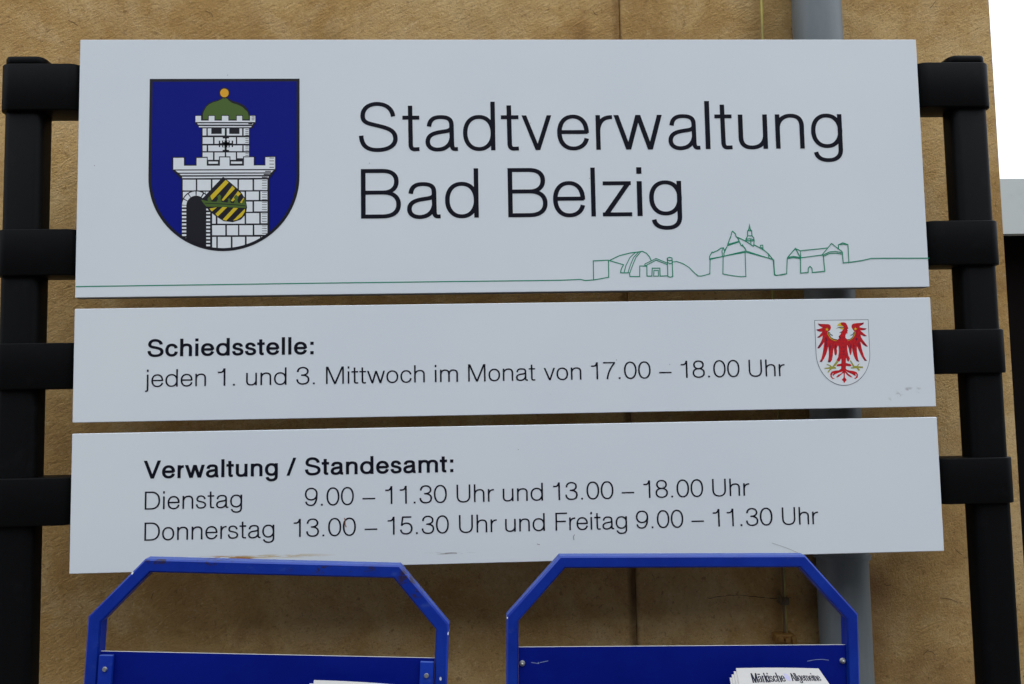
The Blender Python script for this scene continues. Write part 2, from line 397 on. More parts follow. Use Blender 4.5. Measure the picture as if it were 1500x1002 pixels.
# each glyph: (ink width, left bearing, right bearing, [strokes]);  stroke = ('p', pts) path, ('s', x0,y0,x1,y1,wfactor) slanted bar, ('d', x, y) dot
G = {
 'l': (.09, .095, .095, [('p', [(.045, 0), (.045, 1)])]),
 'i': (.09, .095, .095, [('p', [(.045, 0), (.045, X)]), ('p', [(.045, .868), (.045, 1)])]),
 'j': (.175, .0, .095, [('p', path((.13, X), (.13, -.12), (.13, -.21, .10, -.247, 0, -.238))), ('p', [(.13, .868), (.13, 1)])]),
 'o': (.655, .055, .055, [('p', ell(.3275, .3575, .2825, .3315))]),
 'ö': (.655, .055, .055, []),
 'a': (.675, .06, .03, [('p', A1), ('p', A2)]),
 'd': (.685, .06, .095, [('p', ell(.340, .3575, .295, .3315)), ('p', [(.640, 0), (.640, 1)])]),
 'g': (.655, .06, .095, [('p', ell(.330, .3675, .285, .3215)), ('p', path((.610, X), (.610, -.02), (.610, -.18, .50, -.245, .345, -.245), (.19, -.245, .10, -.18, .085, -.075)))]),
 'e': (.655, .06, .055, [('p', path((.610, .345), (.614, .56, .50, TT, .3275, TT), (.15, TT, .045, .55, .045, .3575), (.045, .16, .15, BB, .33, BB), (.48, BB, .585, .11, .607, .235))), ('p', [(.06, .367), (.63, .367)])]),
 'c': (.62, .06, .04, [('p', path((.565, .475), (.55, .61, .45, TT, .32, TT), (.15, TT, .045, .55, .045, .3575), (.045, .16, .15, BB, .325, BB), (.46, BB, .565, .11, .575, .26)))]),
 'v': (.636, .02, .02, [('s', .048, X, .337, 0, 1.06), ('s', .588, X, .337, 0, 1.06)]),
 'w': (.985, .02, .02, [('s', .048, X, .292, 0, 1.06), ('s', .495, X, .292, 0, 1.06), ('s', .495, X, .735, 0, 1.06), ('s', .937, X, .735, 0, 1.06)]),
 'r': (.345, .095, .01, [('p', [(.045, 0), (.045, X)]), ('p', path((.045, .40), (.06, .58, .16, .682, .345, .674)))]),
 't': (.36, .025, .04, [('p', path((.165, .925), (.172, .13), (.174, .055, .205, .028, .262, .028), (.36, .032))), ('p', [(0, .680), (.36, .680)])]),
 'u': (.59, .09, .095, [('p', [(.545, X), (.545, 0)]), ('p', path((.045, X), (.045, .24), (.045, .10, .12, BB, .27, BB), (.43, BB, .545, .12, .545, .30)))]),
 'n': (.59, .095, .09, [('p', [(.045, X), (.045, 0)]), ('p', path((.045, .415), (.045, .59, .17, TT, .32, TT), (.47, TT, .545, .61, .545, .475), (.545, 0)))]),
 'h': (.59, .095, .09, [('p', [(.045, 1), (.045, 0)]), ('p', path((.045, .415), (.045, .59, .17, TT, .32, TT), (.47, TT, .545, .61, .545, .475), (.545, 0)))]),
 'm': (.985, .095, .09, [('p', [(.045, X), (.045, 0)]), ('p', path((.045, .415), (.045, .60, .14, TT, .275, TT), (.41, TT, .4925, .62, .4925, .485), (.4925, 0))), ('p', path((.4925, .415), (.4925, .60, .59, TT, .7225, TT), (.86, TT, .94, .62, .94, .485), (.94, 0)))]),
 's': (.56, .05, .045, [('p', s_small())]),
 'z': (.60, .04, .04, [('p', [(.01, .677), (.59, .677)]), ('p', [(0, .038), (.6, .038)]), ('s', .525, .665, .075, .05, 1.25)]),
 'k': (.55, .095, .0, [('p', [(.045, 0), (.045, 1)]), ('s', .49, X, .06, .30, 1.35), ('s', .22, .42, .50, 0, 1.2)]),
 'S': (.807, .055, .05, [('p', S_PATH)]),
 'B': (.805, .11, .055, [('p', [(.045, 0), (.045, 1)]), ('p', path((.06, .962), (.43, .962), (.63, .962, .72, .88, .72, .745), (.72, .61, .62, .522, .45, .522), (.06, .522))), ('p', path((.06, .522), (.45, .522), (.66, .522, .762, .42, .762, .28), (.762, .13, .65, .038, .44, .038), (.06, .038)))]),
 'D': (.83, .11, .06, [('p', [(.045, 0), (.045, 1)]), ('p', path((.06, .962), (.34, .962), (.63, .962, .785, .78, .785, .5), (.785, .22, .63, .038, .34, .038), (.06, .038)))]),
 'U': (.77, .10, .10, [('p', path((.045, 1), (.045, .37), (.045, .13, .18, .024, .385, .024), (.59, .024, .725, .13, .725, .37), (.725, 1)))]),
 'F': (.67, .11, .02, [('p', [(.045, 0), (.045, 1)]), ('p', [(.06, .962), (.67, .962)]), ('p', [(.06, .510), (.60, .510)])]),
 'V': (.87, .02, .02, [('s', .048, 1, .435, 0, 1.06), ('s', .822, 1, .435, 0, 1.06)]),
 'A': (.88, .02, .02, [('s', .44, 1, .048, 0, 1.06), ('s', .44, 1, .832, 0, 1.06), ('p', [(.17, .33), (.71, .33)])]),
 'M': (.98, .11, .11, [('p', [(.045, 0), (.045, 1)]), ('p', [(.935, 0), (.935, 1)]), ('s', .075, 1, .49, 0, 1.1), ('s', .905, 1, .49, 0, 1.1)]),
 '0': (.70, .04, .04, [('p', ell(.35, .5, .305, .474))]),
 '1': (.375, .16, .235, [('p', [(.33, 0), (.33, 1)]), ('p', path((0, .775), (.15, .775), (.24, .79, .30, .87, .315, .99)))]),
 '3': (.68, .05, .05, [('p', path((.07, .72), (.075, .88, .18, CT, .34, CT), (.50, CT, .60, .88, .60, .755), (.60, .62, .49, .535, .25, .535))), ('p', path((.30, .535), (.50, .535, .635, .44, .635, .28), (.635, .11, .52, BB, .335, BB), (.15, BB, .045, .13, .045, .30)))]),
 '5': (.68, .05, .05, [('p', [(.62, .962), (.155, .962), (.085, .485)]), ('p', path((.085, .485), (.16, .59, .25, .62, .345, .62), (.52, .62, .635, .50, .635, .33), (.635, .14, .52, BB, .335, BB), (.16, BB, .05, .12, .045, .27)))]),
 '7': (.66, .06, .05, [('p', [(0, .962), (.66, .962)]), ('p', path((.622, .94), (.42, .70, .25, .38, .215, 0)))]),
 '8': (.69, .045, .045, [('p', ell(.345, .752, .255, .222)), ('p', ell(.345, .278, .30, .252))]),
 '9': (.69, .045, .045, [('p', ell(.345, .655, .30, .319)), ('p', path((.645, .66), (.645, .25, .55, BB, .32, BB), (.17, BB, .08, .10, .06, .24)))]),
 '.': (.10, .13, .16, [('d', .05, .05)]),
 ':': (.10, .14, .14, [('d', .05, .05), ('d', .05, X - .05)]),
 '–': (.70, 0, 0, [('p', [(0, .33), (.70, .33)])]),
 '/': (.54, .02, .02, [('s', .49, 1, .05, 0, 1.1)]),
}
G['ä'] = (.675, .06, .03, G['a'][3] + [('p', [(.18, .84), (.18, .97)]), ('p', [(.43, .84), (.43, .97)])])

def stroke(pts, wid):
    """quads of a stroke along pts; wid(tx, ty) gives its width for a direction"""
    n = len(pts); closed = (abs(pts[0][0] - pts[-1][0]) + abs(pts[0][1] - pts[-1][1])) < 1e-6 and n > 3
    L, Rr = [], []
    for i in range(n):
        a = pts[i - 1] if i > 0 else (pts[-2] if closed else None)
        b = pts[i + 1] if i < n - 1 else (pts[1] if closed else None)
        ds = []
        if a is not None: ds.append((pts[i][0] - a[0], pts[i][1] - a[1]))
        if b is not None: ds.append((b[0] - pts[i][0], b[1] - pts[i][1]))
        ds = [(x / math.hypot(x, y), y / math.hypot(x, y)) for x, y in ds if math.hypot(x, y) > 1e-9]
        tx = sum(d[0] for d in ds); ty = sum(d[1] for d in ds)
        m = math.hypot(tx, ty); tx /= m; ty /= m
        k = 1.0
        if len(ds) == 2: k = 1 / max(0.5, ds[0][0] * tx + ds[0][1] * ty)
        w = wid(tx, ty) * 0.5 * k
        L.append((pts[i][0] - ty * w, pts[i][1] + tx * w)); Rr.append((pts[i][0] + ty * w, pts[i][1] - tx * w))
    return [(L[i], L[i + 1], Rr[i + 1], Rr[i]) for i in range(n - 1)]

def glyph(ch, w=.09, contrast=.85, nib=None):
    """-> width, lb, rb, list of strokes each a list of polygons"""
    W, lb, rb, strokes = G[ch]
    dW = (w - .09) * (0.45 if W > .2 else 1.0) * (2 if ch in 'mwM' else 1)
    if ch in '.:': W2 = max(.10, w * 1.05)
    elif W < .1: W2 = w
    else: W2 = W + dW
    hv = w * contrast / 2
    def mx(x):
        if W < .1: return x - .045 + W2 / 2
        return (x - .045) * (W2 - w) / (W - .09) + w / 2
    def my(y):
        if y in (0, 1, X, -.12) or y < -.01 and ch in 'gj' and y > -.03: return y
        if y < 0: return y + (hv - .038) * (0.6)
        top = X if y <= X and ch not in 'SBDUF035789kA' else 1.0
        lo, hi = .038, top - .038
        return (y - lo) / (hi - lo) * (top - 2 * hv) + hv if top == 1.0 or y > .02 else y + hv - .038
    wid = nib or (lambda tx, ty: w * (contrast + (1 - contrast) * abs(ty) ** 1.5))
    out = []
    for s in strokes:
        if s[0] == 'p':
            pts = s[1]
            horiz_end = [(mx(x) if not (len(pts) == 2 and pts[0][1] == pts[1][1]) or 0 < x < W - .001 else (0 if x <= 0 else W2), my(y)) for x, y in pts]
            out.append(stroke(horiz_end, wid))
        elif s[0] == 's':
            _, x0, y0, x1, y1, k = s
            hw = w * k / 2 * (1.0 if nib is None else 1.2)
            a, b = mx(x0), mx(x1)
            out.append([((a - hw, y0), (a + hw, y0), (b + hw, y1), (b - hw, y1))])
        else:
            q = max(.10, w * 1.05); x0 = 0 if ch in '.:' else s[1] - q / 2
            y0 = 0 if s[2] < .3 else X - q
            out.append([((x0, y0), (x0 + q, y0), (x0 + q, y0 + q), (x0, y0 + q))])
    return W2, lb, rb, out

class Print:
    """flat print gathered on a sheet: u runs right, v up; laid on in layers"""
    def __init__(s, place): s.bm = bmesh.new(); s.place = place; s.mats = []
    def poly(s, pts, layer, m=None):
        if m is not None and m not in s.mats: s.mats.append(m)
        vs = [s.bm.verts.new(s.place(u, v, layer)) for u, v in pts]
        if len(pts) > 4:
            tris = mg.tessellate_polygon([[Vector((u, v, 0)) for u, v in pts]])
        else: tris = [tuple(range(len(pts)))]
        for t in tris:
            try:
                f = s.bm.faces.new([vs[i] for i in t])
                if f.calc_area() < 1e-14: continue
                if m is not None: f.material_index = s.mats.index(m)
            except ValueError: pass
    def build(s, name, mats, parent):
        me = bpy.data.meshes.new(name)
        s.bm.to_mesh(me); s.bm.free()
        return link(name, me, s.mats or mats, parent)

def on_sign(u, v, layer):            # millimetres -> metres on the sign's front plane (y = 0)
    return (u / 1000, -0.00025 - 0.00006 * layer, v / 1000)

def put_glyph(pr, ch, x0, sx, base, cap, w, lay0=0, **kw):
    W, lb, rb, st = glyph(ch, w, **kw)
    for i, polys in enumerate(st):
        for q in polys: pr.poly([(x0 + x * cap * sx, base + y * cap) for x, y in q], lay0 + i * 0.5)
    return W

def put_word(pr, text, xa, xb, base, cap, w):
    gl = [glyph(c, w) for c in text]
    tot = sum(g[0] for g in gl) + sum(a[2] + b[1] for a, b in zip(gl, gl[1:]))
    if w > .12: tot -= .02 * (len(gl) - 1)
    if text == '–': w_, tot = w, .70
    sx = (xb - xa) / (tot * cap)
    x = xa
    for i, (c, g) in enumerate(zip(text, gl)):
        put_glyph(pr, c, x, sx, base, cap, w)
        x += (g[0] + (g[2] + gl[i + 1][1] - (.02 if w > .12 else 0) if i + 1 < len(gl) else 0)) * cap * sx
    return sx

# printed artwork and word positions on the sign, in millimetres
HEAD1=[('S',-220.7,-163.5),('t',-156.4,-131.5),('a',-122.8,-74.9),('d',-67.3,-19.7),('t',-11.0,15.2),('v',19.8,64.1),('e',72.3,119.8),('r',130.2,155.1),('w',157.1,229.9),('a',238.8,286.8),('l',294.7,302.0),('t',309.3,335.5),('u',345.0,389.2),('n',401.3,445.1),('g',455.7,503.3)]
HEAD2=[('B',-217.7,-159.7),('a',-150.7,-101.6),('d',-95.0,-45.8),('B',-2.5,55.7),('e',64.0,111.7),('l',120.4,127.1),('z',137.4,181.2),('i',189.0,196.7),('g',207.1,255.7)]
W3=[('Schiedsstelle:',-521.8,-286.4)]
W4=[('jeden',-524.2,-438.9),('1.',-422.3,-398.1),('und',-382.3,-325.0),('3.',-311.1,-284.8),('Mittwoch',-268.9,-127.3),('im',-112.9,-79.5),('Monat',-64.8,32.4),('von',44.9,99.8),('17.00',114.3,201.6),('–',213.8,232.1),('18.00',246.0,333.0),('Uhr',346.6,400.2)]
W5=[('Verwaltung',-524.5,-337.0),('/',-324.8,-311.1),('Standesamt:',-299.0,-87.8)]
W6=[('Dienstag',-522.5,-386.9),('9.00',-298.9,-229.8),('–',-217.6,-199.5),('11.30',-185.2,-97.6),('Uhr',-83.8,-30.2),('und',-17.7,40.2),('13.00',54.9,142.2),('–',154.2,172.2),('18.00',185.9,273.0),('Uhr',286.3,340.8)]
W7=[('Donnerstag',-522.4,-341.7),('13.00',-314.6,-227.0),('–',-214.8,-196.9),('15.30',-182.2,-95.3),('Uhr',-80.9,-26.9),('und',-15.0,42.0),('Freitag',57.3,160.6),('9.00',173.6,242.5),('–',254.3,272.5),('11.30',285.7,373.1),('Uhr',387.1,440.4)]
SKY=[[(-624.0,1685.7),(-266.3,1686.4),(71.4,1686.3),(101.5,1687.2),(108.5,1685.5),(121.1,1686.1),(143.6,1689.9),(143.9,1715.2),(121.4,1714.5),(121.1,1686.1)],[(145.1,1714.6),(160.2,1721.7),(176.1,1725.6),(194.7,1727.8),(200.7,1724.8),(205.0,1719.4),(207.1,1714.3)],[(145.1,1714.6),(166.0,1708.2),(162.3,1701.4),(161.3,1696.3),(174.4,1696.0),(175.1,1690.5),(189.5,1690.4),(190.0,1706.0),(197.5,1705.9)],[(166.5,1696.4),(169.4,1706.6),(175.9,1718.9),(184.9,1726.9)],[(172.3,1696.4),(176.5,1708.3),(181.2,1718.8),(189.4,1727.2)],[(174.9,1695.6),(179.1,1706.5),(184.7,1718.8),(192.4,1727.5)],[(197.6,1708.9),(214.6,1717.0),(231.1,1709.8)],[(198.4,1706.3),(214.5,1714.5),(231.0,1707.6)],[(197.6,1708.9),(198.0,1705.9),(200.5,1705.5),(200.4,1690.9),(207.6,1690.8),(208.5,1702.6),(219.8,1702.5),(219.7,1690.7),(230.5,1690.9)],[(210.2,1690.8),(210.9,1699.1),(217.5,1699.0),(217.3,1690.7),(210.2,1690.8)],[(231.3,1716.5),(231.3,1690.0),(234.8,1688.9),(238.6,1689.9),(238.4,1717.3),(234.9,1718.5),(231.3,1717.2),(231.2,1714.7),(234.7,1713.4),(238.3,1714.3)],[(231.3,1711.2),(234.8,1708.7),(238.5,1710.0)],[(238.5,1711.4),(245.3,1712.1),(254.0,1709.1),(263.5,1702.9),(270.3,1695.7),(276.3,1690.0)],[(273.9,1693.0),(276.2,1690.2),(281.0,1690.0),(288.3,1691.6),(294.0,1693.2),(295.2,1714.7)],[(294.5,1714.0),(294.6,1719.3),(298.6,1725.7),(300.4,1724.8),(303.1,1726.5),(306.1,1727.4),(312.1,1731.4),(316.0,1731.7)],[(295.2,1714.7),(349.3,1726.9),(389.7,1713.1),(390.6,1690.1),(393.5,1689.4),(406.9,1691.8)],[(295.2,1715.7),(349.2,1725.0),(389.2,1713.9)],[(315.0,1719.6),(313.5,1692.7),(328.0,1689.9),(340.5,1688.3),(347.8,1688.7),(348.0,1725.0)],[(313.8,1719.6),(313.4,1727.3),(316.0,1731.7),(316.8,1727.8),(321.3,1733.1)],[(316.2,1718.6),(316.1,1723.4),(321.9,1735.0),(325.1,1743.7),(327.8,1749.5),(329.0,1754.9),(330.5,1756.5),(334.7,1752.4),(335.1,1749.4),(337.9,1745.5),(340.1,1740.6),(342.3,1735.3),(346.1,1733.3),(349.6,1727.9)],[(321.9,1735.0),(339.6,1740.4)],[(322.5,1736.9),(339.7,1741.6)],[(337.0,1747.7),(349.4,1741.5),(360.8,1733.6),(362.3,1735.5),(370.9,1731.1),(377.1,1727.1),(382.7,1722.2),(389.7,1713.1)],[(349.4,1741.5),(350.5,1745.4),(352.6,1748.8),(352.9,1756.6),(354.9,1759.0),(356.2,1766.8),(356.9,1759.5),(359.0,1757.0),(359.3,1749.7),(361.8,1746.3),(362.3,1741.9),(361.3,1734.1)],[(352.6,1749.5),(359.3,1749.4)],[(350.5,1744.4),(356.4,1745.1),(362.3,1743.3)],[(357.1,1745.1),(357.2,1736.6)],[(349.9,1742.5),(353.3,1742.0),(362.3,1741.9)],[(353.4,1757.1),(358.8,1757.0)],[(370.9,1731.1),(371.5,1735.0),(375.0,1735.2),(375.2,1729.6),(372.4,1732.5)],[(382.7,1722.2),(383.3,1716.9),(384.6,1720.7)],[(343.7,1733.8),(344.5,1736.2),(345.7,1734.7)],[(390.6,1713.3),(391.0,1691.2),(393.3,1689.9),(401.7,1690.3),(409.1,1691.9),(411.1,1715.8)],[(411.1,1715.8),(424.1,1729.9),(430.9,1715.6),(430.3,1692.6),(441.6,1693.4),(442.1,1699.8),(444.8,1702.5),(447.5,1699.7),(447.9,1693.3),(466.8,1694.9),(465.6,1718.9)],[(411.1,1716.2),(420.5,1717.9),(430.6,1716.0)],[(412.0,1714.7),(420.4,1716.1),(430.1,1714.5)],[(424.1,1729.5),(431.4,1726.1),(472.5,1729.9)],[(431.4,1726.1),(431.3,1715.6),(464.2,1719.5)],[(463.2,1718.9),(478.9,1736.7),(494.7,1723.8)],[(464.2,1718.9),(475.6,1724.0),(484.9,1724.6),(494.7,1722.3)],[(465.0,1717.1),(475.4,1721.6),(484.8,1722.0),(494.0,1720.4)],[(494.7,1723.8),(495.2,1707.1),(504.6,1707.9),(523.4,1710.3),(538.5,1713.5),(560.9,1713.4),(626.6,1712.8)],[(489.2,1727.9),(489.1,1734.4),(495.8,1737.5),(503.7,1734.8),(503.9,1707.9)],[(489.1,1734.4),(495.7,1735.6),(503.6,1734.4)]]
SHIELD=(-523.9,-306.8,1990.6,1844.5,1734.8)
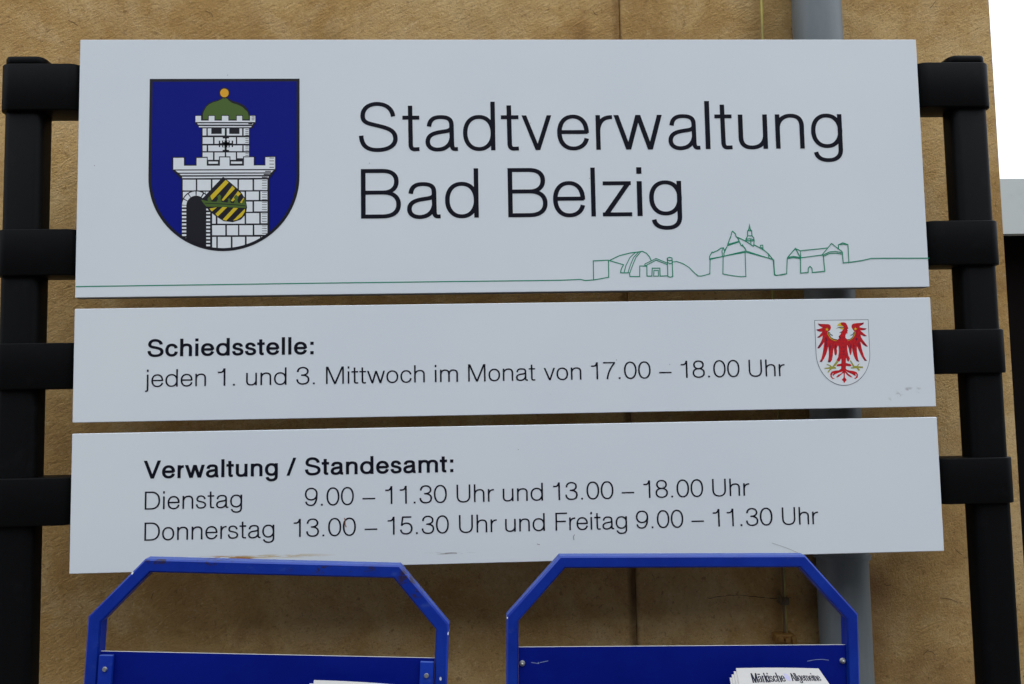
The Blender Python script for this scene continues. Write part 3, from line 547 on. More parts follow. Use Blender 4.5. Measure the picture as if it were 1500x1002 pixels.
TOWER=[('k',0,[(-448.3,1927.2),(-448.4,1937.8),(-446.8,1943.1),(-443.0,1949.7),(-438.6,1954.0),(-432.2,1957.0),(-425.8,1958.6),(-420.7,1961.3),(-416.0,1964.3),(-410.4,1961.3),(-404.0,1957.3),(-395.0,1954.6),(-387.3,1950.8),(-382.8,1945.5),(-380.2,1940.2),(-378.8,1933.5),(-378.8,1926.9)]),('g',1,[(-446.5,1927.8),(-446.6,1937.8),(-445.1,1942.4),(-441.7,1948.6),(-437.5,1952.4),(-431.5,1955.4),(-425.2,1957.1),(-420.0,1959.7),(-416.0,1962.7),(-411.1,1960.0),(-404.6,1956.0),(-395.6,1953.0),(-388.6,1949.5),(-384.3,1944.5),(-381.8,1939.5),(-380.5,1933.5),(-380.5,1927.6)]),('k',1,[(-407.9,1969.2),(-408.3,1966.6),(-409.4,1964.3),(-411.2,1962.5),(-413.4,1961.3),(-415.8,1960.9),(-418.3,1961.3),(-420.5,1962.5),(-422.3,1964.4),(-423.4,1966.7),(-423.8,1969.2),(-423.5,1971.8),(-422.4,1974.1),(-420.6,1975.9),(-418.4,1977.1),(-415.9,1977.5),(-413.5,1977.0),(-411.3,1975.9),(-409.5,1974.0),(-408.3,1971.7)]),('o',2,[(-409.6,1969.2),(-409.9,1967.2),(-410.8,1965.3),(-412.2,1963.9),(-413.9,1963.0),(-415.8,1962.7),(-417.8,1963.0),(-419.5,1963.9),(-420.9,1965.4),(-421.8,1967.2),(-422.2,1969.2),(-421.9,1971.2),(-421.0,1973.0),(-419.6,1974.5),(-417.9,1975.4),(-415.9,1975.7),(-414.0,1975.4),(-412.2,1974.5),(-410.8,1973.0),(-409.9,1971.2)]),('k',2,[(-409.8,1960.2),(-404.0,1956.2),(-395.0,1953.3),(-387.9,1949.5),(-382.4,1942.8),(-384.0,1942.2),(-389.8,1948.2),(-396.3,1951.5),(-404.6,1954.2),(-410.4,1958.6)]),('k',2,[(-458.2,1935.8),(-448.4,1935.8),(-448.3,1929.8),(-439.0,1929.8),(-439.1,1935.8),(-429.1,1935.7),(-429.0,1929.5),(-420.1,1929.5),(-420.1,1936.1),(-409.0,1936.0),(-408.9,1929.4),(-398.6,1929.4),(-398.6,1936.0),(-389.1,1936.0),(-389.1,1929.6),(-379.5,1929.5),(-379.5,1935.9),(-370.3,1935.9),(-370.2,1924.2),(-374.9,1916.3),(-378.5,1915.6),(-378.3,1868.7),(-448.0,1869.1),(-448.5,1915.9),(-454.9,1920.6),(-458.1,1924.6)]),('w',3,[(-457.3,1934.9),(-449.4,1934.9),(-449.3,1927.9),(-438.1,1927.8),(-438.1,1934.8),(-430.0,1934.8),(-429.9,1927.8),(-419.2,1927.7),(-419.2,1934.8),(-409.9,1934.7),(-409.8,1927.7),(-397.7,1927.6),(-397.7,1934.7),(-390.0,1934.6),(-390.0,1927.6),(-378.6,1927.5),(-378.6,1934.6),(-371.0,1934.6),(-371.0,1925.3),(-457.2,1925.6)]),('w',3,[(-454.5,1923.8),(-373.7,1923.4),(-374.9,1921.6),(-453.4,1921.9)]),('w',3,[(-452.6,1919.7),(-376.0,1919.3),(-377.1,1917.6),(-451.7,1917.9)]),('w',3,[(-446.9,1916.2),(-441.4,1916.2),(-441.3,1905.6),(-446.8,1905.6)]),('w',3,[(-439.5,1916.2),(-415.0,1916.0),(-414.9,1905.5),(-439.4,1905.6)]),('w',3,[(-412.0,1916.0),(-389.9,1915.9),(-389.8,1905.3),(-412.0,1905.4)]),('w',3,[(-387.7,1915.9),(-380.0,1915.9),(-380.0,1905.3),(-387.7,1905.3)]),('w',3,[(-446.7,1903.0),(-431.8,1902.9),(-431.7,1893.1),(-446.6,1893.2)]),('w',3,[(-429.6,1902.9),(-398.9,1902.7),(-398.9,1892.9),(-429.5,1893.1)]),('w',3,[(-397.0,1902.7),(-380.0,1902.6),(-379.9,1892.8),(-396.9,1892.9)]),('w',3,[(-446.6,1890.7),(-440.8,1890.7),(-440.8,1882.2),(-446.5,1882.3)]),('w',3,[(-438.7,1890.7),(-415.1,1890.5),(-415.0,1882.1),(-438.6,1882.2)]),('w',3,[(-412.8,1890.5),(-389.5,1890.4),(-389.5,1881.9),(-412.7,1882.1)]),('w',3,[(-387.6,1890.4),(-379.9,1890.3),(-379.9,1881.9),(-387.5,1881.9)]),('w',3,[(-446.5,1880.3),(-431.6,1880.2),(-431.5,1869.3),(-446.4,1869.4)]),('w',3,[(-429.4,1880.2),(-414.7,1880.1),(-414.7,1869.2),(-429.3,1869.3)]),('w',3,[(-412.7,1880.1),(-398.8,1880.0),(-398.7,1869.1),(-412.6,1869.2)]),('w',3,[(-396.9,1880.0),(-379.9,1879.9),(-379.8,1871.3),(-396.8,1871.4)]),('k',4,[(-434.4,1916.1),(-419.3,1916.1),(-419.3,1907.9),(-434.3,1907.9)]),('k',4,[(-408.5,1916.0),(-393.7,1915.9),(-393.7,1907.7),(-408.4,1907.8)]),('k',4,[(-414.3,1903.2),(-412.1,1903.2),(-411.9,1881.8),(-414.1,1881.8)]),('k',4,[(-423.4,1894.1),(-402.8,1894.0),(-402.8,1891.6),(-423.4,1891.8)]),('k',4,[(-418.0,1903.2),(-408.8,1903.2),(-408.7,1901.1),(-417.9,1901.1)]),('k',4,[(-417.8,1883.9),(-408.6,1883.9),(-408.6,1881.8),(-417.8,1881.8)]),('k',4,[(-423.4,1897.7),(-421.5,1897.7),(-421.4,1888.2),(-423.3,1888.2)]),('k',4,[(-404.9,1897.6),(-402.8,1897.6),(-402.8,1888.1),(-404.8,1888.1)]),('k',4,[(-418.7,1897.9),(-407.7,1897.9),(-407.6,1887.8),(-418.6,1887.9)]),('w',5,[(-417.2,1897.7),(-415.1,1897.7),(-415.1,1895.5),(-417.1,1895.6)]),('w',5,[(-411.3,1897.6),(-409.2,1897.6),(-409.2,1895.5),(-411.3,1895.5)]),('w',5,[(-417.1,1890.3),(-415.1,1890.3),(-415.0,1888.4),(-417.1,1888.4)]),('w',5,[(-411.2,1890.2),(-409.2,1890.2),(-409.2,1888.4),(-411.2,1888.4)]),('k',4,[(-385.2,1914.7),(-380.7,1914.7),(-380.7,1913.9),(-385.2,1913.9)]),('k',4,[(-385.1,1911.9),(-380.7,1911.9),(-380.7,1911.1),(-385.1,1911.1)]),('k',4,[(-385.1,1909.0),(-380.6,1909.0),(-380.6,1908.2),(-385.1,1908.2)]),('k',4,[(-385.1,1906.2),(-380.6,1906.2),(-380.6,1905.4),(-385.1,1905.4)]),('k',4,[(-385.1,1901.5),(-380.6,1901.4),(-380.6,1900.7),(-385.1,1900.7)]),('k',4,[(-385.1,1898.4),(-380.6,1898.4),(-380.6,1897.6),(-385.1,1897.6)]),('k',4,[(-385.1,1895.5),(-380.6,1895.5),(-380.6,1894.7),(-385.1,1894.7)]),('k',4,[(-385.0,1889.8),(-380.5,1889.8),(-380.5,1889.0),(-385.0,1889.0)]),('k',4,[(-385.0,1886.9),(-380.5,1886.9),(-380.5,1886.1),(-385.0,1886.1)]),('k',4,[(-385.0,1883.8),(-380.5,1883.7),(-380.5,1882.9),(-385.0,1883.0)]),('k',4,[(-385.0,1879.3),(-380.5,1879.2),(-380.5,1878.4),(-385.0,1878.5)]),('k',4,[(-385.0,1876.1),(-380.5,1876.1),(-380.5,1875.3),(-384.9,1875.3)]),('k',4,[(-384.9,1873.2),(-380.5,1873.2),(-380.5,1872.4),(-384.9,1872.4)]),('k',4,[(-376.3,1933.5),(-372.0,1933.5),(-372.0,1932.7),(-376.3,1932.7)]),('k',4,[(-376.3,1931.4),(-372.0,1931.4),(-372.0,1930.6),(-376.3,1930.6)]),('k',4,[(-376.3,1929.0),(-372.0,1929.0),(-372.0,1928.2),(-376.3,1928.2)]),('k',4,[(-381.0,1923.8),(-375.0,1923.8),(-374.9,1922.1),(-381.0,1922.1)]),('k',5,[(-489.9,1874.1),(-472.0,1874.0),(-471.9,1862.5),(-456.4,1862.4),(-456.5,1873.9),(-439.2,1873.8),(-439.1,1862.3),(-422.9,1862.2),(-423.0,1874.3),(-406.5,1874.2),(-406.4,1862.1),(-388.2,1862.0),(-388.3,1874.1),(-371.4,1874.0),(-371.4,1861.8),(-357.2,1861.8),(-357.3,1874.2),(-340.7,1874.1),(-340.7,1854.0),(-350.1,1840.7),(-349.7,1730.7),(-475.2,1732.1),(-476.4,1840.9),(-489.7,1854.4)]),('w',6,[(-488.4,1872.5),(-473.3,1872.4),(-473.2,1860.8),(-454.9,1860.7),(-455.0,1872.2),(-440.5,1872.2),(-440.4,1860.6),(-421.4,1860.5),(-421.5,1872.8),(-407.8,1872.7),(-407.8,1860.4),(-386.9,1860.3),(-386.9,1872.7),(-372.9,1872.7),(-372.9,1860.5),(-355.9,1860.4),(-355.9,1872.7),(-342.2,1872.9),(-342.1,1855.0),(-488.2,1855.3)]),('k',4,[(-438.8,1869.0),(-422.7,1868.9),(-422.6,1860.7),(-438.8,1860.8)]),('k',4,[(-406.8,1868.8),(-387.9,1868.6),(-387.9,1860.4),(-406.7,1860.6)]),('w',6,[(-437.9,1866.8),(-424.4,1866.7),(-424.4,1863.4),(-437.9,1863.5)]),('w',6,[(-405.6,1866.6),(-389.7,1866.5),(-389.7,1863.2),(-405.6,1863.3)]),('w',6,[(-485.0,1853.7),(-344.2,1853.2),(-346.9,1850.1),(-481.3,1850.6)]),('w',6,[(-479.4,1848.8),(-348.6,1848.3),(-350.5,1846.2),(-477.3,1846.7)]),('w',6,[(-475.8,1844.5),(-351.0,1844.1),(-351.7,1842.0),(-475.2,1842.4)]),('w',6,[(-474.6,1840.1),(-455.9,1840.0),(-455.7,1824.1),(-474.4,1824.3)]),('w',6,[(-453.8,1840.0),(-434.3,1839.8),(-434.2,1824.0),(-453.7,1824.1)]),('w',6,[(-432.1,1839.8),(-396.2,1839.6),(-396.1,1823.7),(-432.0,1824.0)]),('w',6,[(-393.9,1839.5),(-374.5,1839.4),(-374.4,1823.8),(-393.9,1824.0)]),('w',6,[(-372.2,1839.7),(-353.0,1839.6),(-353.0,1823.9),(-372.1,1824.1)]),('w',6,[(-441.5,1822.1),(-404.1,1821.8),(-404.0,1809.4),(-441.4,1809.7)]),('w',6,[(-393.8,1821.7),(-385.8,1821.6),(-385.7,1809.2),(-393.8,1809.3)]),('w',6,[(-383.6,1821.9),(-365.3,1821.8),(-365.3,1809.4),(-383.5,1809.5)]),('w',6,[(-363.0,1822.1),(-353.0,1822.0),(-352.9,1809.3),(-362.9,1809.4)]),('w',6,[(-395.2,1807.1),(-385.7,1807.0),(-385.6,1792.2),(-395.1,1792.3)]),('w',6,[(-383.5,1807.0),(-374.4,1806.9),(-374.3,1792.1),(-383.4,1792.2)]),('w',6,[(-372.0,1807.2),(-352.9,1807.0),(-352.8,1792.4),(-372.0,1792.5)]),('w',6,[(-432.0,1790.5),(-426.9,1790.5),(-426.8,1775.0),(-431.9,1775.0)]),('w',6,[(-424.4,1790.4),(-385.6,1790.1),(-385.5,1774.6),(-424.3,1775.0)]),('w',6,[(-383.4,1790.1),(-364.6,1789.9),(-364.5,1774.7),(-383.3,1774.9)]),('w',6,[(-362.4,1790.2),(-352.8,1790.1),(-352.8,1774.9),(-362.3,1775.0)]),('w',6,[(-431.9,1772.6),(-413.2,1772.5),(-413.1,1757.9),(-431.7,1758.1)]),('w',6,[(-410.8,1772.4),(-395.0,1772.3),(-394.9,1757.7),(-410.7,1757.9)]),('w',6,[(-393.0,1772.3),(-373.9,1772.1),(-373.8,1757.8),(-392.9,1758.0)]),('w',6,[(-371.6,1772.4),(-352.8,1772.2),(-352.7,1757.9),(-371.5,1758.1)]),('w',6,[(-431.7,1755.5),(-425.9,1755.5),(-425.7,1738.3),(-431.6,1738.3)]),('w',6,[(-423.7,1755.5),(-405.1,1755.3),(-405.0,1738.1),(-423.6,1738.3)]),('w',6,[(-402.7,1755.2),(-385.0,1755.1),(-384.9,1738.6),(-402.5,1738.8)]),('w',6,[(-382.5,1755.3),(-363.3,1755.1),(-363.2,1739.1),(-382.4,1739.3)]),('w',6,[(-361.5,1755.4),(-352.7,1755.3),(-352.7,1742.7),(-361.5,1742.8)]),('w',6,[(-474.1,1822.3),(-456.1,1822.2),(-455.9,1799.3),(-473.9,1799.4)]),('w',6,[(-453.6,1822.2),(-442.2,1822.1),(-442.1,1808.2),(-453.5,1808.3)]),('k',7,[(-474.9,1732.1),(-475.6,1801.7),(-476.5,1801.7),(-476.3,1805.3),(-475.5,1808.8),(-474.3,1812.1),(-472.5,1815.1),(-470.4,1817.8),(-467.8,1820.2),(-464.9,1822.0),(-461.8,1823.4),(-458.5,1824.2),(-455.1,1824.4),(-451.7,1824.1),(-448.4,1823.3),(-445.3,1821.9),(-442.4,1820.0),(-439.8,1817.6),(-437.5,1814.8),(-435.7,1811.8),(-434.4,1808.4),(-433.6,1804.9),(-433.3,1801.4),(-433.3,1801.4),(-432.7,1731.6)]),('w',8,[(-475.0,1803.2),(-475.0,1804.0),(-474.9,1804.8),(-474.8,1805.6),(-474.6,1806.4),(-474.4,1807.2),(-474.2,1807.9),(-474.0,1808.7),(-473.7,1809.5),(-473.4,1810.2),(-473.1,1810.9),(-467.6,1808.1),(-467.8,1807.6),(-468.0,1807.1),(-468.2,1806.5),(-468.3,1806.0),(-468.5,1805.5),(-468.6,1804.9),(-468.7,1804.4),(-468.8,1803.8),(-468.9,1803.2),(-468.9,1802.7)]),('w',8,[(-472.5,1812.2),(-472.0,1813.0),(-471.6,1813.7),(-471.1,1814.4),(-470.6,1815.1),(-470.0,1815.8),(-469.5,1816.4),(-468.9,1817.0),(-468.2,1817.6),(-467.6,1818.2),(-466.9,1818.7),(-463.3,1813.5),(-463.7,1813.2),(-464.2,1812.8),(-464.6,1812.4),(-465.0,1811.9),(-465.4,1811.5),(-465.8,1811.0),(-466.2,1810.5),(-466.5,1810.1),(-466.8,1809.5),(-467.1,1809.0)]),('w',8,[(-465.8,1819.5),(-464.9,1820.0),(-464.0,1820.5),(-463.1,1821.0),(-462.1,1821.4),(-461.2,1821.7),(-460.2,1822.0),(-459.2,1822.2),(-458.2,1822.4),(-457.2,1822.5),(-456.2,1822.6),(-455.8,1816.3),(-456.5,1816.2),(-457.2,1816.1),(-457.9,1816.0),(-458.6,1815.8),(-459.3,1815.6),(-459.9,1815.4),(-460.6,1815.1),(-461.2,1814.8),(-461.9,1814.5),(-462.5,1814.1)]),('w',8,[(-454.4,1822.6),(-453.5,1822.5),(-452.6,1822.4),(-451.7,1822.3),(-450.8,1822.1),(-449.9,1821.9),(-449.0,1821.6),(-448.1,1821.3),(-447.3,1820.9),(-446.4,1820.5),(-445.6,1820.1),(-448.4,1814.5),(-449.0,1814.8),(-449.6,1815.1),(-450.2,1815.3),(-450.8,1815.6),(-451.4,1815.8),(-452.0,1815.9),(-452.7,1816.1),(-453.3,1816.2),(-453.9,1816.2),(-454.6,1816.3)]),('w',8,[(-443.8,1818.9),(-443.2,1818.5),(-442.6,1818.1),(-442.1,1817.6),(-441.6,1817.1),(-441.0,1816.6),(-440.5,1816.1),(-440.0,1815.5),(-439.6,1815.0),(-439.1,1814.4),(-438.7,1813.8),(-443.6,1810.1),(-443.9,1810.5),(-444.2,1810.9),(-444.6,1811.3),(-444.9,1811.7),(-445.3,1812.1),(-445.6,1812.4),(-446.0,1812.8),(-446.4,1813.1),(-446.8,1813.4),(-447.2,1813.7)]),('w',8,[(-475.2,1802.0),(-469.1,1802.0),(-469.0,1799.3),(-475.2,1799.3)]),('w',8,[(-475.1,1796.8),(-469.0,1796.7),(-469.0,1794.0),(-475.1,1794.0)]),('w',8,[(-440.5,1797.2),(-435.0,1797.2),(-435.0,1794.4),(-440.5,1794.5)]),('w',8,[(-475.1,1791.5),(-469.0,1791.4),(-468.9,1788.7),(-475.1,1788.8)]),('w',8,[(-440.5,1791.9),(-434.9,1791.9),(-434.9,1789.2),(-440.5,1789.2)]),('w',8,[(-475.0,1786.2),(-468.9,1786.2),(-468.9,1783.5),(-475.0,1783.5)]),('w',8,[(-440.5,1786.7),(-434.9,1786.6),(-434.9,1783.9),(-440.4,1784.0)]),('w',8,[(-475.0,1781.0),(-468.9,1780.9),(-468.8,1778.2),(-474.9,1778.3)]),('w',8,[(-440.4,1781.4),(-434.9,1781.4),(-434.8,1778.7),(-440.4,1778.7)]),('w',8,[(-474.9,1775.7),(-468.8,1775.7),(-468.8,1773.0),(-474.9,1773.0)]),('w',8,[(-440.4,1776.2),(-434.8,1776.1),(-434.8,1773.4),(-440.3,1773.5)]),('w',8,[(-474.9,1770.5),(-468.7,1770.4),(-468.7,1767.7),(-474.8,1767.8)]),('w',8,[(-440.3,1770.9),(-434.8,1770.9),(-434.7,1768.2),(-440.3,1768.2)]),('w',8,[(-474.8,1765.3),(-468.7,1765.2),(-468.7,1762.5),(-474.8,1762.6)]),('w',8,[(-440.3,1765.7),(-434.7,1765.6),(-434.7,1762.9),(-440.2,1763.0)]),('w',8,[(-474.7,1760.0),(-468.6,1760.0),(-468.6,1757.3),(-474.7,1757.3)]),('w',8,[(-440.2,1760.4),(-434.7,1760.4),(-434.7,1757.7),(-440.2,1757.7)]),('w',8,[(-474.7,1754.8),(-468.6,1754.7),(-468.5,1752.0),(-474.7,1752.1)]),('w',8,[(-440.2,1755.2),(-434.6,1755.1),(-434.6,1752.4),(-440.2,1752.5)]),('w',8,[(-474.6,1749.6),(-468.5,1749.5),(-468.5,1746.8),(-474.6,1746.9)]),('w',8,[(-440.1,1749.9),(-434.6,1749.9),(-434.6,1747.2),(-440.1,1747.2)]),('w',8,[(-474.6,1744.3),(-468.5,1744.3),(-468.4,1741.6),(-474.5,1741.6)]),('w',8,[(-440.1,1744.7),(-434.5,1744.6),(-434.5,1742.0),(-440.1,1742.0)]),('w',8,[(-474.5,1739.1),(-468.4,1739.0),(-468.4,1736.3),(-474.5,1736.4)]),('w',8,[(-440.0,1739.5),(-434.5,1739.4),(-434.5,1736.7),(-440.0,1736.8)]),('k',7,[(-360.8,1838.2),(-353.9,1838.2),(-353.9,1837.4),(-360.8,1837.5)]),('k',7,[(-360.8,1834.6),(-353.9,1834.6),(-353.9,1833.8),(-360.8,1833.8)]),('k',7,[(-360.8,1831.0),(-353.9,1830.9),(-353.9,1830.2),(-360.8,1830.2)]),('k',7,[(-360.8,1827.3),(-353.9,1827.3),(-353.9,1826.5),(-360.8,1826.6)]),('k',7,[(-360.8,1821.1),(-353.8,1821.1),(-353.8,1820.3),(-360.8,1820.4)]),('k',7,[(-360.7,1817.5),(-353.8,1817.4),(-353.8,1816.7),(-360.7,1816.7)]),('k',7,[(-360.7,1813.9),(-353.8,1813.8),(-353.8,1813.1),(-360.7,1813.1)]),('k',7,[(-360.7,1810.2),(-353.8,1810.2),(-353.8,1809.4),(-360.7,1809.5)]),('k',7,[(-360.7,1806.3),(-353.8,1806.3),(-353.8,1805.5),(-360.7,1805.6)]),('k',7,[(-360.7,1802.7),(-353.8,1802.6),(-353.8,1801.9),(-360.7,1801.9)]),('k',7,[(-360.7,1799.1),(-353.8,1799.0),(-353.8,1798.3),(-360.7,1798.3)]),('k',7,[(-360.7,1795.4),(-353.7,1795.4),(-353.7,1794.6),(-360.6,1794.7)]),('k',7,[(-360.6,1789.1),(-353.7,1789.0),(-353.7,1788.3),(-360.6,1788.4)]),('k',7,[(-360.6,1785.5),(-353.7,1785.4),(-353.7,1784.7),(-360.6,1784.7)]),('k',7,[(-360.6,1781.9),(-353.7,1781.8),(-353.7,1781.1),(-360.6,1781.1)]),('k',7,[(-360.6,1778.3),(-353.7,1778.2),(-353.7,1777.4),(-360.6,1777.5)]),('k',7,[(-360.6,1771.3),(-353.7,1771.3),(-353.7,1770.5),(-360.6,1770.6)]),('k',7,[(-360.5,1767.7),(-353.6,1767.7),(-353.6,1766.9),(-360.5,1767.0)]),('k',7,[(-360.5,1764.1),(-353.6,1764.1),(-353.6,1763.3),(-360.5,1763.4)]),('k',7,[(-360.5,1760.5),(-353.6,1760.5),(-353.6,1759.7),(-360.5,1759.8)]),('k',7,[(-350.2,1871.9),(-343.7,1871.9),(-343.7,1870.9),(-350.2,1871.0)]),('k',7,[(-350.2,1867.6),(-343.7,1867.6),(-343.7,1866.7),(-350.2,1866.7)]),('k',7,[(-350.1,1862.8),(-343.6,1862.7),(-343.6,1861.8),(-350.1,1861.9)]),('k',7,[(-350.1,1858.1),(-343.6,1858.0),(-343.6,1857.1),(-350.1,1857.1)]),('k',7,[(-356.5,1852.3),(-347.9,1852.3),(-347.9,1850.9),(-356.4,1851.0)]),('k',7,[(-358.4,1847.8),(-349.8,1847.7),(-349.8,1846.4),(-358.3,1846.4)]),('k',7,[(-361.1,1843.7),(-352.6,1843.6),(-352.6,1842.3),(-361.1,1842.3)]),('k',9,[(-416.8,1844.0),(-404.2,1833.6),(-392.4,1822.9),(-384.2,1810.7),(-382.0,1798.6),(-384.1,1788.1),(-390.7,1780.7),(-402.4,1777.0),(-415.5,1778.6),(-426.6,1785.8),(-436.9,1794.6),(-448.3,1809.8)]),('y',10,[(-434.9,1815.7),(-413.0,1839.4),(-408.6,1835.4),(-432.6,1809.3)]),('y',10,[(-418.7,1809.5),(-403.4,1830.5),(-399.4,1826.3),(-416.0,1808.3)]),('y',10,[(-405.5,1808.2),(-395.3,1822.6),(-390.9,1818.8),(-402.3,1807.4)]),('y',10,[(-392.3,1805.5),(-387.2,1813.0),(-384.5,1808.5),(-389.0,1804.7)]),('y',10,[(-435.9,1797.3),(-425.2,1799.0),(-432.5,1792.8)]),('y',10,[(-427.3,1789.3),(-417.2,1799.4),(-410.6,1798.9),(-424.1,1785.2)]),('y',10,[(-417.0,1780.9),(-401.3,1798.1),(-394.9,1797.7),(-411.9,1778.9)]),('y',10,[(-402.1,1779.3),(-385.3,1796.4),(-384.9,1792.6),(-389.2,1785.2),(-396.5,1780.1)]),('g',11,[(-448.0,1810.5),(-443.6,1809.3),(-438.0,1808.2),(-438.9,1811.2),(-436.6,1814.9),(-434.1,1813.9),(-434.1,1809.6),(-432.6,1807.4),(-426.0,1807.2),(-423.8,1811.1),(-424.6,1814.8),(-422.0,1817.7),(-419.0,1815.6),(-420.2,1811.0),(-418.4,1806.8),(-410.2,1805.8),(-409.2,1808.7),(-409.9,1810.9),(-407.7,1812.4),(-405.8,1810.2),(-406.2,1807.1),(-404.7,1804.9),(-400.8,1804.8),(-399.6,1809.4),(-401.1,1813.6),(-397.9,1817.5),(-394.5,1814.1),(-396.0,1809.3),(-394.5,1805.1),(-389.3,1804.7),(-388.5,1807.8),(-386.4,1811.1),(-384.2,1808.5),(-384.5,1804.7),(-383.4,1801.7),(-383.7,1797.5),(-398.1,1798.2),(-418.6,1799.6),(-440.6,1800.1),(-445.3,1806.0)]),('k',12,[(-442.1,1805.5),(-418.7,1804.4),(-398.1,1802.9),(-384.2,1801.2),(-384.2,1800.3),(-398.1,1801.8),(-418.6,1803.3),(-442.1,1804.6)])]
ESHIELD=(447.8,529.2,1622.1,1572.6,1524.8)
